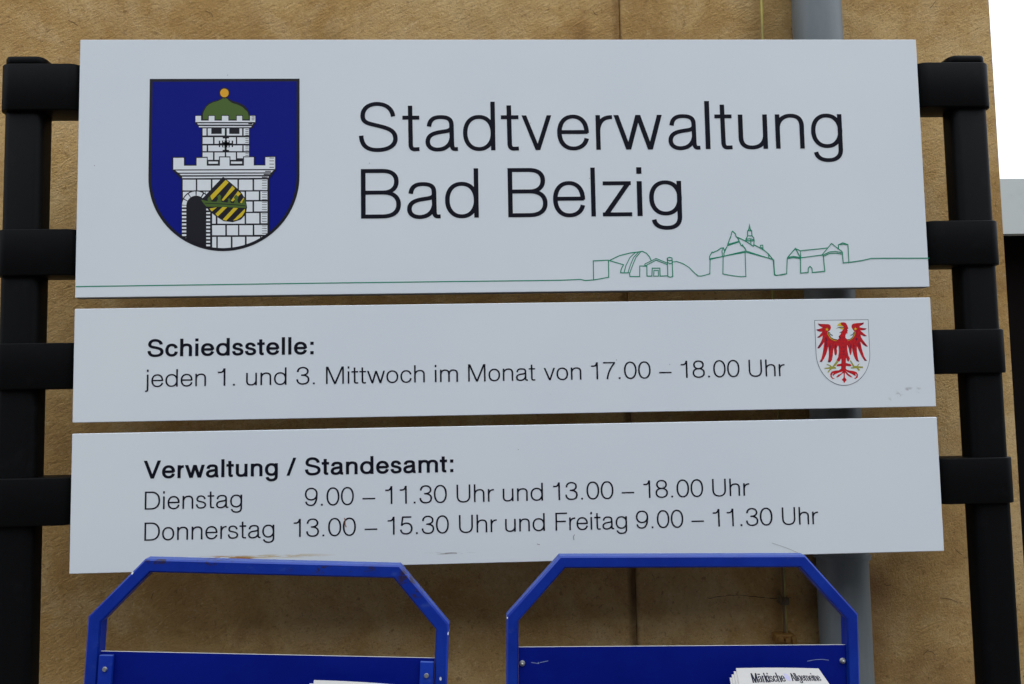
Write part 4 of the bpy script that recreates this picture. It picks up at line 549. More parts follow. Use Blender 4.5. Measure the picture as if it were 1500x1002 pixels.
EAGLE=[('r',1,[(480.5,1592.3),(475.6,1592.9),(470.8,1595.7),(467.9,1600.3),(467.2,1604.6),(470.7,1607.0),(472.2,1610.6),(471.3,1614.3),(468.6,1615.8),(463.1,1616.2),(457.0,1616.4),(452.7,1617.0),(453.8,1614.5),(456.8,1612.4),(459.2,1611.4),(458.8,1610.2),(454.2,1609.1),(449.8,1607.8),(452.2,1605.7),(455.2,1604.9),(458.9,1604.7),(456.3,1601.7),(453.7,1598.7),(450.4,1596.4),(453.5,1595.7),(456.7,1597.5),(459.2,1599.0),(458.4,1595.0),(455.7,1589.0),(452.4,1584.2),(450.1,1580.6),(452.8,1579.8),(456.0,1582.9),(459.0,1586.5),(461.0,1589.5),(459.7,1581.7),(458.5,1575.6),(457.0,1569.6),(455.5,1564.8),(452.8,1560.4),(455.9,1559.9),(459.5,1564.7),(462.8,1570.7),(465.0,1576.7),(466.8,1582.8),(467.3,1574.3),(466.7,1567.6),(465.9,1563.4),(464.9,1559.8),(468.5,1559.1),(471.4,1562.7),(472.9,1569.3),(473.9,1577.2),(475.0,1580.2),(475.3,1574.1),(476.0,1570.2),(477.7,1569.3),(479.2,1571.7),(479.7,1576.5),(479.3,1580.1),(482.7,1586.2)]),('r',1,[(495.3,1592.0),(500.2,1592.9),(504.4,1595.5),(506.8,1599.8),(507.6,1604.0),(505.0,1607.1),(503.0,1610.8),(503.8,1614.4),(506.3,1616.2),(512.5,1616.9),(517.5,1617.0),(521.9,1617.7),(521.4,1615.1),(518.6,1613.6),(515.4,1612.1),(515.3,1610.6),(520.2,1609.3),(526.1,1608.7),(523.8,1606.8),(520.7,1606.0),(516.3,1605.8),(518.1,1603.9),(521.6,1600.8),(525.8,1597.4),(522.1,1596.8),(519.0,1598.1),(516.0,1599.6),(517.0,1595.4),(519.3,1591.7),(522.8,1586.8),(526.5,1581.5),(523.2,1581.9),(519.6,1584.4),(515.5,1589.3),(516.4,1582.0),(517.9,1574.7),(520.0,1567.4),(522.2,1563.1),(524.3,1560.6),(520.3,1560.8),(516.8,1566.2),(513.5,1573.5),(509.9,1582.7),(509.5,1574.8),(510.1,1567.5),(510.8,1562.7),(512.5,1559.3),(508.5,1560.3),(506.2,1563.9),(504.3,1568.8),(502.8,1575.5),(502.1,1580.4),(501.5,1573.7),(500.4,1570.1),(499.1,1569.8),(498.1,1573.8),(497.4,1578.6),(495.0,1586.0)]),('r',2,[(480.5,1592.3),(483.7,1594.6),(483.2,1597.7),(486.4,1600.7),(487.2,1604.3),(490.1,1607.3),(491.8,1610.3),(490.1,1612.8),(486.5,1615.6),(487.3,1618.0),(491.6,1618.3),(494.9,1617.3),(496.9,1613.3),(498.3,1609.0),(496.6,1607.8),(497.5,1605.4),(496.2,1604.2),(496.7,1601.7),(494.5,1601.5),(493.1,1598.1),(493.3,1595.4),(495.9,1592.6),(496.4,1589.0),(495.2,1583.5),(495.2,1577.5),(496.1,1570.2),(498.5,1564.1),(496.2,1559.9),(494.4,1561.1),(492.8,1566.0),(491.9,1558.1),(499.1,1556.2),(500.5,1553.4),(497.1,1552.9),(492.2,1553.6),(491.4,1550.3),(492.5,1548.4),(496.8,1546.9),(502.3,1546.2),(507.1,1544.6),(509.4,1540.9),(508.9,1536.7),(505.4,1534.3),(502.9,1534.7),(506.1,1536.7),(507.5,1540.3),(505.8,1542.8),(505.9,1538.5),(503.8,1539.2),(500.2,1541.7),(495.4,1543.6),(490.6,1547.3),(495.3,1541.7),(498.2,1539.3),(501.2,1536.5),(497.5,1537.2),(493.4,1540.0),(489.9,1544.3),(489.6,1539.4),(489.5,1537.0),(492.1,1533.0),(489.9,1531.0),(488.2,1528.3),(487.1,1531.0),(484.7,1533.2),(487.7,1537.0),(487.8,1539.5),(487.7,1543.7),(484.2,1540.7),(480.3,1537.8),(476.0,1536.9),(478.6,1539.6),(479.3,1540.8),(484.3,1542.5),(486.6,1545.5),(480.6,1543.8),(475.6,1542.1),(471.8,1539.1),(471.3,1540.9),(473.3,1543.9),(471.4,1542.8),(469.7,1539.8),(471.1,1536.7),(474.4,1535.2),(471.0,1534.9),(468.1,1538.0),(467.7,1542.2),(470.3,1545.8),(475.9,1547.2),(480.8,1547.4),(484.6,1549.8),(485.1,1553.4),(481.1,1553.2),(477.4,1553.2),(479.1,1556.2),(485.0,1557.3),(485.5,1561.9),(485.3,1564.9),(482.3,1560.1),(478.1,1562.0),(481.1,1567.4),(482.4,1575.2),(482.4,1581.3),(480.8,1586.2)]),('k',3,[(467.2,1604.6),(468.0,1600.3),(470.8,1595.7),(475.6,1592.8),(480.5,1592.3),(480.5,1593.0),(475.6,1593.9),(471.7,1596.3),(468.9,1600.9),(468.4,1604.6)]),('k',3,[(507.6,1604.0),(506.8,1599.8),(504.4,1595.5),(500.2,1592.9),(495.3,1592.0),(495.9,1592.8),(500.0,1593.5),(503.6,1596.2),(505.8,1600.1),(506.7,1604.0)]),('k',3,[(468.7,1604.0),(470.4,1600.3),(474.0,1598.1),(474.3,1599.3),(471.0,1601.2),(469.6,1604.3)]),('k',3,[(505.7,1603.4),(504.3,1600.4),(500.9,1599.2),(500.8,1598.3),(504.6,1599.3),(506.6,1603.1)]),('k',3,[(478.8,1609.0),(483.8,1611.1),(491.9,1611.2),(491.8,1610.3),(484.4,1610.3)]),('k',3,[(483.7,1602.5),(486.6,1604.3),(488.4,1604.0),(486.6,1603.2)]),('k',3,[(483.2,1597.7),(484.1,1598.0),(486.8,1594.6),(483.7,1594.6)]),('d',3,[(449.8,1607.8),(452.3,1608.5),(455.3,1607.8),(455.3,1606.6),(452.2,1606.1)]),('d',3,[(450.4,1596.4),(453.1,1598.4),(455.5,1598.7),(453.6,1596.0)]),('d',3,[(450.1,1580.6),(451.8,1583.6),(455.6,1587.8),(456.8,1587.2),(452.9,1580.6)]),('d',3,[(452.7,1617.0),(454.5,1616.1),(456.9,1615.4),(456.8,1613.9),(453.8,1614.8)]),('d',3,[(526.1,1608.7),(523.3,1608.8),(519.5,1608.1),(520.1,1606.9),(523.8,1607.1)]),('d',3,[(525.8,1597.4),(522.7,1598.3),(519.7,1599.6),(520.2,1597.7)]),('d',3,[(526.5,1581.5),(523.3,1584.3),(519.8,1589.2),(519.1,1588.0),(522.6,1582.8)]),('d',3,[(521.9,1617.7),(518.7,1616.3),(515.6,1616.1),(517.4,1614.5),(521.1,1615.1)]),('d',3,[(452.8,1560.4),(454.5,1562.4),(457.0,1563.5),(455.9,1559.9)]),('d',3,[(464.9,1559.8),(465.9,1562.8),(468.6,1562.1),(468.5,1559.2)]),('d',3,[(524.3,1560.6),(522.2,1563.1),(519.8,1563.7),(520.9,1561.0)]),('d',3,[(512.5,1559.3),(510.4,1562.1),(507.4,1562.7),(508.8,1560.3)]),('d',3,[(462.2,1597.4),(464.6,1594.9),(465.3,1591.3),(463.7,1590.1)]),('d',3,[(509.0,1596.1),(511.4,1593.6),(510.0,1590.6),(508.2,1591.8)]),('d',3,[(487.4,1582.4),(489.8,1581.2),(492.3,1582.4),(489.8,1580.0)]),('d',3,[(487.1,1576.4),(489.5,1575.1),(492.0,1576.3),(489.4,1573.6)]),('d',3,[(486.9,1572.1),(489.3,1570.6),(491.8,1572.1),(489.2,1569.1)]),('d',3,[(469.9,1589.4),(470.2,1582.7),(469.0,1576.7),(468.6,1582.7)]),('d',3,[(477.8,1587.4),(478.5,1582.6),(477.3,1576.5),(476.8,1582.6)]),('d',3,[(500.6,1587.1),(501.2,1581.0),(500.0,1576.2),(499.6,1582.2)]),('d',3,[(505.0,1588.2),(505.8,1580.9),(505.0,1576.1),(504.3,1582.2)]),('d',3,[(484.9,1556.4),(486.2,1556.4),(485.5,1549.8),(484.9,1549.8)]),('d',3,[(463.9,1592.5),(464.4,1585.2),(462.5,1577.4),(462.3,1585.3)]),('d',3,[(511.9,1590.6),(514.0,1583.2),(514.8,1575.9),(512.7,1583.3)]),('y',4,[(466.3,1604.6),(467.0,1599.8),(470.1,1594.8),(474.3,1592.0),(479.8,1590.6),(479.8,1591.2),(474.7,1592.8),(470.8,1595.7),(467.9,1600.3),(467.4,1604.6)]),('y',4,[(508.5,1604.0),(507.6,1599.1),(504.3,1594.6),(500.2,1592.0),(496.1,1590.5),(496.1,1591.1),(499.9,1592.6),(503.8,1595.2),(506.8,1599.8),(507.6,1604.0)]),('y',4,[(463.4,1608.9),(465.3,1609.2),(466.0,1611.0),(466.8,1609.2),(468.6,1608.5),(467.2,1607.7),(467.3,1605.8),(465.8,1606.8),(463.9,1606.2),(464.7,1607.7)]),('y',4,[(506.3,1608.6),(507.8,1609.0),(508.7,1610.7),(509.6,1609.0),(511.8,1608.5),(509.9,1607.6),(510.0,1606.3),(508.7,1607.0),(507.1,1606.3),(507.6,1607.7)]),('y',4,[(481.5,1612.9),(483.1,1615.6),(486.6,1618.0),(487.9,1617.7),(486.5,1615.6),(490.1,1612.8),(491.6,1611.9),(487.6,1612.2),(484.6,1613.5),(482.4,1612.8)]),('y',4,[(484.4,1609.8),(487.5,1610.1),(491.8,1610.3),(489.8,1607.3),(486.8,1608.6)]),('l',3,[(478.1,1561.5),(481.4,1560.5),(476.2,1553.9),(473.7,1553.4),(477.0,1551.5),(477.2,1550.0),(471.1,1549.8),(467.9,1547.4),(465.6,1544.5),(463.8,1544.8),(466.1,1548.1),(468.0,1549.9),(460.0,1549.7),(459.5,1551.2),(466.3,1552.0),(468.2,1553.5),(463.1,1556.0),(463.4,1557.2),(468.9,1555.0),(471.2,1552.8)]),('l',3,[(497.8,1561.8),(499.9,1561.4),(504.5,1553.5),(508.5,1553.4),(510.1,1555.8),(512.7,1557.0),(512.0,1555.5),(509.4,1552.8),(517.4,1552.4),(517.2,1549.9),(510.5,1550.7),(512.8,1547.0),(510.6,1546.1),(507.4,1550.1),(499.4,1549.6),(498.8,1551.2),(502.5,1551.7)])]


# ------------------------------------------------------------------ SETTING
bm = bmesh.new()
vs = [bm.verts.new(p) for p in ((-60, -60, 0), (60, -60, 0), (60, 60, 0), (-60, 60, 0))]
bm.faces.new(vs)
o = from_bm('pavement', bm, paving); o['kind'] = 'structure'

# town hall with plastered front; its right-hand corner is seen past the sign
hall = thing('plastered_building', 'ochre plastered building whose wall stands behind the white sign', 'building', (-1.5, 0.17, 0))
def wall_piece(name, x0, x1, y0, y1, z0, z1, bev=0.0):
    b = box(name, (x0, x1, y0, y1, z0, z1), plaster, None, bev)
    b.parent = hall; b.matrix_parent_inverse = Matrix.Translation((1.5, -0.17, 0))
    return b
JX = 0.203
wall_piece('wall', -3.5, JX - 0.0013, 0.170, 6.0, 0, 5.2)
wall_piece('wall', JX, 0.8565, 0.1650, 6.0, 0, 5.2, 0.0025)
# eaves far above the frame
o = box('roof', (-3.7, 1.05, -0.03, 6.2, 5.2, 5.36), roof_m); o.parent = hall; o.matrix_parent_inverse = Matrix.Translation((1.5, -0.17, 0))
# hairline crack below the sign, slightly open
bm = bmesh.new()
cp = [(0.3191, 1.1826)]
while cp[-1][0] < 0.4558: cp.append((cp[-1][0] + random.uniform(.003, .006), 1.1821 + .0035 * math.sin((cp[-1][0] - .319) * 41) + random.uniform(-.0007, .0007)))
for (xa, za), (xb_, zb_) in zip(cp, cp[1:]):
    wq = random.uniform(.0002, .0006)
    bm.faces.new([bm.verts.new(p) for p in ((xa, .1644, za - wq), (xb_, .1644, zb_ - wq), (xb_, .1644, zb_ + wq), (xa, .1644, za + wq))])
o = from_bm('crack', bm, mat('crack_dark', (0.05, 0.03, 0.015), 0.95)); o.parent = hall; o.matrix_parent_inverse = Matrix.Translation((1.5, -0.17, 0))

crack_m = bpy.data.materials['crack_dark']
for yy, pts in [(0.1645, [(0.709, 1.1716), (0.7182, 1.1708), (0.7274, 1.1689), (0.7375, 1.1642)]), (0.1695, [(-0.5806, 1.2037), (-0.5785, 1.2101), (-0.5764, 1.2143)]), (0.1645, [(0.7402, 1.2489), (0.7446, 1.2454), (0.7502, 1.2408)]), (0.1645, [(0.7601, 2.1962), (0.7535, 2.1875), (0.7483, 2.1826)]), (0.1695, [(-0.7301, 2.1617), (-0.7211, 2.1581), (-0.7142, 2.1522)]), (0.1645, [(0.6749, 1.0798), (0.6823, 1.0873), (0.6913, 1.0849), (0.6956, 1.0792)]), (0.1695, [(0.1559, 2.1806), (0.1604, 2.1733), (0.1651, 2.1721)]), (0.1695, [(-0.5041, 2.1785), (-0.4938, 2.175), (-0.4903, 2.1678)]), (0.1645, [(0.6458, 1.18), (0.6514, 1.1765)]), (0.1645, [(0.6156, 1.1975), (0.62, 1.194), (0.627, 1.195)])]:
    bm = bmesh.new()
    for k, q in enumerate(stroke(pts, lambda a, b: .0007)): bm.faces.new([bm.verts.new((u, yy - .0001, v)) for u, v in q])
    o = from_bm('crack', bm, crack_m); o.parent = hall; o.matrix_parent_inverse = Matrix.Translation((1.5, -0.17, 0))

# flat-roofed carport beyond the corner
cp_ = thing('garage', 'flat roofed garage with pale fascia over dark opening beyond the wall corner', 'garage', (5.5, 3.5, 0))
def gp(name, d, m):
    b = box(name, d, m); b.parent = cp_; b.matrix_parent_inverse = Matrix.Translation((-5.5, -3.5, 0)); return b
gp('fascia', (2.5, 9.0, 3.20, 3.26, 2.395, 2.712), fascia_m)
gp('roof', (2.5, 9.0, 3.26, 8.0, 2.56, 2.66), roof_m)
gp('wall', (2.5, 2.62, 3.30, 8.0, 0, 2.56), dark_gate)
gp('wall', (8.88, 9.0, 3.30, 8.0, 0, 2.56), dark_gate)
gp('wall', (2.62, 8.88, 7.9, 8.0, 0, 2.56), dark_gate)
for k in range(3):
    gp('gate', (2.64 + 2.08 * k, 2.64 + 2.08 * k + 2.06, 3.42, 3.47, 0.02, 2.54), dark_gate)

# unseen house added behind the camera: it keeps the low sky off the wall
street = thing('sky_block_house', 'long brown house added out of view across the street to block low sky', 'house', (0, -8.5, 0))
def hp(name, d, m):
    b = box(name, d, m); b.parent = street; b.matrix_parent_inverse = Matrix.Translation((0, 8.5, 0)); return b
brownhouse = mat('brown_render', (0.10, 0.085, 0.07), 0.9)
hp('wall', (-22, 22, -16.0, -8.5, 0, 6.6), brownhouse)
bm = bmesh.new()
pf = [(-16.4, 6.5), (-8.1, 6.5), (-12.25, 10.0)]
ea = [bm.verts.new((-22.3, y, z)) for y, z in pf]; eb = [bm.verts.new((22.3, y, z)) for y, z in pf]
bm.faces.new(ea); bm.faces.new(eb[::-1])
for i in range(3): bm.faces.new((ea[i], eb[i], eb[(i + 1) % 3], ea[(i + 1) % 3]))
o = from_bm('roof', bm, roof_m); o.parent = street; o.matrix_parent_inverse = Matrix.Translation((0, 8.5, 0))
wg = mat('dark_window', (0.02, 0.022, 0.025), 0.15)
for i in range(14):
    for z in (1.1, 4.1):
        xw = -20.5 + i * 3.1
        hp('window', (xw, xw + 1.1, -8.53, -8.47, z, z + 1.5), wg)

# ------------------------------------------------------------------ downpipe and lightning conductor
dp = thing('downpipe', 'grey zinc rain downpipe running down the ochre wall', 'drainpipe', (0.53, 0.1275, 0))
bm = bmesh.new(); cyl(bm, (0, 0, 0.05), (0, 0, 5.2), 0.0397, seg=48)
from_bm('pipe', bm, zinc, dp, 40)
bm = bmesh.new(); cyl(bm, (0, 0, 1.2535), (0, 0, 1.35), 0.0421, seg=48); cyl(bm, (0, 0, 1.2500), (0, 0, 1.2555), 0.0434, seg=48)
from_bm('socket', bm, zinc, dp, 40)
for z in (2.9, 0.6):
    bm = bmesh.new(); cyl(bm, (0, 0, z - .015), (0, 0, z + .015), 0.0425, seg=48); bm_box(bm, -.006, .006, 0.0, 0.041, z - .01, z + .01)
    from_bm('clamp', bm, zinc, dp, 40)

lc = thing('lightning_conductor', 'thin tarnished lightning conductor wire beside the grey downpipe', 'wire', (0.4439, 0.151, 0))
bm = bmesh.new()
prev = None
zs = [1.1212 + (5.2 - 1.1212) * k / 60 for k in range(61)]
wob = [(0.0011 * math.sin(z * 9.1), 0.001 * math.cos(z * 6.7)) for z in zs]
rings = []
for z, (a, b) in zip(zs, wob):
    rings.append([bm.verts.new((a + .0023 * math.cos(t * math.pi / 5), b + .0023 * math.sin(t * math.pi / 5), z)) for t in range(10)])
for a, b in zip(rings, rings[1:]):
    for i in range(10): bm.faces.new((a[i], a[(i + 1) % 10], b[(i + 1) % 10], b[i]))
from_bm('wire', bm, wire_m, lc, 60)
bm = bmesh.new(); cyl(bm, (-.003, 0, 0.1), (-.003, 0, 1.2812), 0.0022, seg=12)
from_bm('rod', bm, mat('dark_rod', (0.16, 0.10, 0.045), 0.6, 0.3), lc, 60)
bm = bmesh.new()
bm_box(bm, -.022, .010, -.009, .012, 1.1112, 1.1272, .003); bm_box(bm, .004, .012, -.012, -.002, 1.0982, 1.1252, .002); bm_box(bm, -.019, -.009, -.013, -.004, 1.1152, 1.1242, .002)
cyl(bm, (-.004, -.015, 1.1192), (-.004, -.003, 1.1192), .0045, seg=6)
from_bm('clamp', bm, brass, lc, 40)
bm = bmesh.new(); bm_box(bm, -.010, .004, -.008, .012, 1.1722, 1.1842, .002); cyl(bm, (-.003, -.013, 1.1782), (-.003, -.004, 1.1782), .004, seg=6)
from_bm('clamp', bm, steel_dark if 'steel_dark' in globals() else mat('dark_clamp', (0.12, 0.08, 0.04), 0.6, 0.3), lc, 40)

# ------------------------------------------------------------------ THE SIGN
sign = thing('information_sign', 'white town administration sign of three panels between black posts', 'sign', (0, 0.02, 0))
OFF = Matrix.Translation((0, -0.02, 0))
def sp(o):
    o.parent = sign; o.matrix_parent_inverse = OFF; return o
levels = [(1.6695, 2.05, 'tall white panel with town crest, headline and green skyline drawing'),
          (1.4915, 1.6536, 'middle white panel with red eagle shield'),
          (1.2813, 1.4760, 'lowest white panel with the opening hours')]
panels = []
for z0, z1, lab in levels:
    bm = bmesh.new()
    bm_box(bm, -.625, .625, 0, .018, z0, z1, .0007, 1)
    me = bpy.data.meshes.new('panel')
    bmesh.ops.recalc_face_normals(bm, faces=bm.faces)
    for f in bm.faces: f.material_index = 0 if f.normal.y < -.4 else 1
    bm.to_mesh(me); bm.free()
    o = sp(link('panel', me, [sign_white, sign_edge])); o['label'] = lab
    panels.append(o)
PT, PM, PB = panels

def lay(pr, name, m, parent, label=None):
    o = pr.build(name, m, parent)
    if label: o['label'] = label
    return o

LW = .094
p = Print(on_sign)
for c, a, b in HEAD1:
    W = glyph(c, LW)[0]; put_glyph(p, c, a, (b - a) / (W * 73.6), 1881.2, 73.6, LW)
lay(p, 'lettering', [vinyl], PT, 'headline word Stadtverwaltung in thin black letters')
for part_, lab in ((HEAD2[:3], 'headline word Bad in thin black letters'), (HEAD2[3:], 'headline word Belzig in thin black letters')):
    p = Print(on_sign)
    for c, a, b in part_:
        W = glyph(c, LW)[0]; put_glyph(p, c, a, (b - a) / (W * 73.6), 1780.6, 73.6, LW)
    lay(p, 'lettering', [vinyl], PT, lab)
for data, base, cap, w, par, lab in ((W3, 1583.4, 25.2, .168, PM, 'bold heading Schiedsstelle'), (W4, 1540.2, 24.9, .092, PM, 'line with Wednesday hours'),
                                (W5, 1410.9, 25.2, .168, PB, 'bold heading Verwaltung and Standesamt'), (W6, 1367.7, 25.2, .092, PB, 'line with Tuesday hours'), (W7, 1324.6, 25.2, .092, PB, 'line with Thursday and Friday hours')):
    p = Print(on_sign)
    sxs = [round(put_word(p, t, a, b, base, cap, w), 2) for t, a, b in data]
    print(lab, sxs)
    lay(p, 'lettering', [vinyl], par, lab)

# green skyline
p = Print(on_sign)
for i, line in enumerate(SKY):
    wq = 1.38 if i in (0,) or len(line) > 6 else 1.2
    pts = []
    for q in line:
        if not pts or math.dist(q, pts[-1]) > .3: pts.append(q)
    for q in stroke(pts, lambda tx, ty: wq): p.poly(q, i * .12)
lay(p, 'skyline_drawing', [green_line], PT, 'green line drawing of the town roofs')

# town crest
xl, xr, zt, zs, zb = SHIELD
def shield(xl, xr, zt, zs, zb, ins=0.0, n=48):
    xc, rx, rz = (xl + xr) / 2, (xr - xl) / 2 - ins, zs - zb - ins
    pts = [(xl + ins, zt - ins), (xl + ins, zs)]
    pts += [(xc - rx * math.cos(math.pi * i / n), zs - rz * math.sin(math.pi * i / n)) for i in range(1, n)]
    return pts + [(xr - ins, zs), (xr - ins, zt - ins)]
def clip(poly, conv):
    out = poly
    area = sum(a[0] * b[1] - b[0] * a[1] for a, b in zip(conv, conv[1:] + conv[:1]))
    sgn = 1 if area > 0 else -1
    for a, b in zip(conv, conv[1:] + conv[:1]):
        inp, out = out, []
        side = lambda q: sgn * ((b[0] - a[0]) * (q[1] - a[1]) - (b[1] - a[1]) * (q[0] - a[0]))
        for i, q in enumerate(inp):
            pq = inp[i - 1]; s0, s1 = side(pq), side(q)
            if (s0 >= 0) != (s1 >= 0):
                t = s0 / (s0 - s1); out.append((pq[0] + t * (q[0] - pq[0]), pq[1] + t * (q[1] - pq[1])))
            if s1 >= 0: out.append(q)
        if len(out) < 3: return []
    r = []
    for q in out:
        if not r or math.dist(q, r[-1]) > .02: r.append(q)
    return r
p = Print(on_sign)
p.poly(shield(*SHIELD), 0, ART['k'])
inner = shield(*SHIELD, ins=4.3)
p.poly(inner, 1, ART['b'])
for c, layer, pts in TOWER:
    q = clip(list(pts), inner)
    if len(q) > 2: p.poly(q, 2 + layer, ART[c])
lay(p, 'town_crest', None, PT, 'blue shield with a white castle tower under a green dome')
# eagle shield
p = Print(on_sign)
p.poly(shield(*ESHIELD), 0, mat('print_grey', (0.09, 0.10, 0.13), 0.5))
p.poly(shield(*ESHIELD, ins=0.75), 1, ART['w'])
for c, layer, pts in EAGLE: p.poly(list(pts), 2 + layer, ART[c])
lay(p, 'eagle_crest', None, PM, 'white shield with a red eagle')

# scratches and marks on the lowest panel
def mark(pts, w, m, par, lab=None):
    p = Print(on_sign)
    for q in stroke(pts, lambda tx, ty: w): p.poly(q, 3)
    o = p.build('scratch', [m], par)
    if lab: o['label'] = lab
mark([(370.6, 1299.4), (384, 1294.6), (397, 1289.5), (408, 1284.5)], .45, scuff_m, PB)
mark([(-243.2, 1349.6), (-242.1, 1345.8), (-242.4, 1340.2), (-240.6, 1336.6)], 1.2, rust_m, PB)
mark([(84.3, 1318.3), (82.5, 1315.2), (83.2, 1310.9)], 1.1, scuff_m, PB)
mark([(30.2, 1306.4), (34.2, 1305.4)], .9, scuff_m, PB)
mark([(-84.2, 1296.3), (-92.2, 1297.2), (-101.3, 1296.7)], 1.0, scuff_m, PB)
for u, v, par in ((-205.5, 1863.2, PT), (32.2, 1922.2, PT), (-412.1, 1996.4, PT), (118.3, 1838.2, PT), (-601.3, 1862.2, PT), (229.4, 1560.4, PM), (5.2, 1441.2, PB), (151.2, 1568.2, PM)):
    mark([(u, v), (u + 1.1, v - .4)], 1.0, scuff_m, par)

# posts, caps and brackets
for s in (-1, 1):
    xa, xb_ = sorted((s * .7395, s * .6835))
    bm = bmesh.new(); rounded_prism(bm, xa, xb_, .010, .047, 0, 2.0165, .011, 6)
    sp(from_bm('post', bm, post_black, None, 40))
    bm = bmesh.new(); rounded_prism(bm, xa - .001, xb_ + .001, .009, .048, 2.0165, 2.0305, .0125, 8, .004)
    sp(from_bm('post_cap', bm, post_black, None, 60))
    for zt_, zb_ in ((2.0165, 1.9470), (1.7707, 1.7035), (1.6058, 1.5400), (1.4145, 1.3475)):
        xa2, xb2 = sorted((s * .7450, s * .6255))
        bm = bmesh.new(); rounded_prism(bm, xa2, xb2, .004, .054, zb_, zt_, .0185, 10, .0016)
        b = sp(from_bm('bracket', bm, post_black, None, 50))
        if zt_ < 2.0:
            b.location.z += 0

# ------------------------------------------------------------------ NEWSPAPER STANDS
def frame_mesh(bm, hw, tw, dx, dz, H, t, d):
    """bent square tube: outline in x/z, depth d, mitred at the bends"""
    path_ = [(-hw, 0.0), (-hw, H - dz), (-tw, H), (tw, H), (hw, H - dz), (hw, 0.0)]
    n_ = len(path_); inn = []
    for i, (x, z) in enumerate(path_):
        dirs = []
        if i > 0: a = Vector((x - path_[i - 1][0], z - path_[i - 1][1])); dirs.append(a.normalized())
        if i < n_ - 1: a = Vector((path_[i + 1][0] - x, path_[i + 1][1] - z)); dirs.append(a.normalized())
        tdir = (sum(dirs, Vector((0, 0)))).normalized()
        nrm = Vector((tdir.y, -tdir.x)); k = 1 / (dirs[0].dot(tdir))
        inn.append((x + nrm.x * t * k, z + nrm.y * t * k))
    e = .0018
    secs = []
    for (ox, oz), (ix, iz) in zip(path_, inn):
        v = Vector((ix - ox, iz - oz)); L_ = v.length; v.normalize()
        f = e * L_ / t
        o2, i2 = Vector((ox, oz)), Vector((ix, iz))
        pts = [(o2 + v * f, 0), (i2 - v * f, 0), (i2, e), (i2, d - e), (i2 - v * f, d), (o2 + v * f, d), (o2, d - e), (o2, e)]
        secs.append([bm.verts.new((q.x, y, q.y)) for q, y in pts])
    for a, b in zip(secs, secs[1:]):
        for i in range(8): bm.faces.new((a[i], a[(i + 1) % 8], b[(i + 1) % 8], b[i]))
    bm.faces.new(secs[0]); bm.faces.new(secs[-1][::-1])

def stand(label, x, y, H, roll, yaw, hw, tw, dx, dz, t, pdrop, strips):
    st = thing('newspaper_stand', label, 'newspaper stand', (x, y, 0.004), (0, roll, yaw), 'blue newspaper stands under the sign')
    bm = bmesh.new(); frame_mesh(bm, hw, tw, dx, dz, H, t, .018)
    from_bm('frame', bm, blue, st, 40)
    pt = H - dz - pdrop
    bm = bmesh.new(); bm_box(bm, -hw + t + .0004, hw - t - .0004, .0045, .0065, .35, pt)
    me = bpy.data.meshes.new('front_panel')
    for f in bm.faces: f.material_index = 1 if f.calc_center_median().z > pt - .001 else 0
    bm.to_mesh(me); bm.free(); link('front_panel', me, [blue_sheet, bare_edge], st)
    if strips:
        for s in (-1, 1):
            xa, xb_ = sorted((s * (hw - t - .0010), s * (hw - t - .0165)))
            b = box('angle_strip', (xa, xb_, -.0015, .0038, .40, pt - .003), blue, st, .0008)
            bm = bmesh.new(); cyl(bm, ((xa + xb_) / 2, -.0032, pt - .018), ((xa + xb_) / 2, -.0012, pt - .018), .0022, .003, 14)
            from_bm('screw', bm, steel, st, 40)
    else:
        for s in (-1, 1):
            cx = s * (hw - t - .0045)
            bm = bmesh.new(); cyl(bm, (cx, .0022, pt - .0185), (cx, .0046, pt - .0185), .0024, .0036, 16)
            bmesh.ops.create_uvsphere(bm, u_segments=10, v_segments=6, radius=.0018, matrix=Matrix.Translation((cx, .0021, pt - .0185)))
            from_bm('rivet', bm, steel, st, 40)
        for pts in ([(-.180, pt - .0175), (-.171, pt - .0188), (-.172, pt - .0172)], [(-.170, pt - .0178), (-.160, pt - .0158)], [(.148, pt - .0185), (.158, pt - .0168), (.166, pt - .0166), (.174, pt - .0176)]):
            bm = bmesh.new()
            for q in stroke(pts, lambda a, b: .0007): bm.faces.new([bm.verts.new((u, .0043, v)) for u, v in q])
            from_bm('scratch', bm, mat('blue_scratch', (0.20, 0.26, 0.45), 0.7), st)
    # sloping tray the papers lie on, its lip, the lower box and the feet
    bm = bmesh.new()
    x0, x1 = -hw + t + .002, hw - t - .002
    zt0 = H - dz - pdrop - .026
    sl = math.tan(R(35))
    vs = [(x0, -.046, zt0 - .049 * sl), (x1, -.046, zt0 - .049 * sl), (x1, -.15, zt0 - .153 * sl), (x0, -.15, zt0 - .153 * sl)]
    lo = [bm.verts.new((a, b, c - .004)) for a, b, c in vs]; hi = [bm.verts.new(v) for v in vs]
    bm.faces.new(hi); bm.faces.new(lo[::-1])
    for i in range(4): bm.faces.new((lo[i], lo[(i + 1) % 4], hi[(i + 1) % 4], hi[i]))
    from_bm('tray', bm, blue_sheet, st)
    zl = zt0 - .153 * sl
    box('tray_lip', (x0, x1, -.157, -.1505, .45, zl + .02), blue_sheet, st, .001)
    box('cabinet', (x0, x1, -.150, .0035, .36, zl - .012), blue_sheet, st, .001)
    for s in (-1, 1):
        xa, xb_ = sorted((s * hw, s * (hw - .03)))
        box('foot', (xa, xb_, -.17, .06, -.002 if s else 0, .014), blue, st, .002)
    return st

stand('left blue newspaper stand with chipped rusty tube frame leaning to the right', -0.358, -0.205, 1.3278, R(2.9), R(0), .2065, .1465, .060, .0665, .0150, .0395, True)
stand('right blue newspaper stand with a level frame and rivets in its panel', 0.160, -0.205, 1.3215, R(1.3), R(0), .2090, .1465, .0625, .069, .0140, .0365, False)

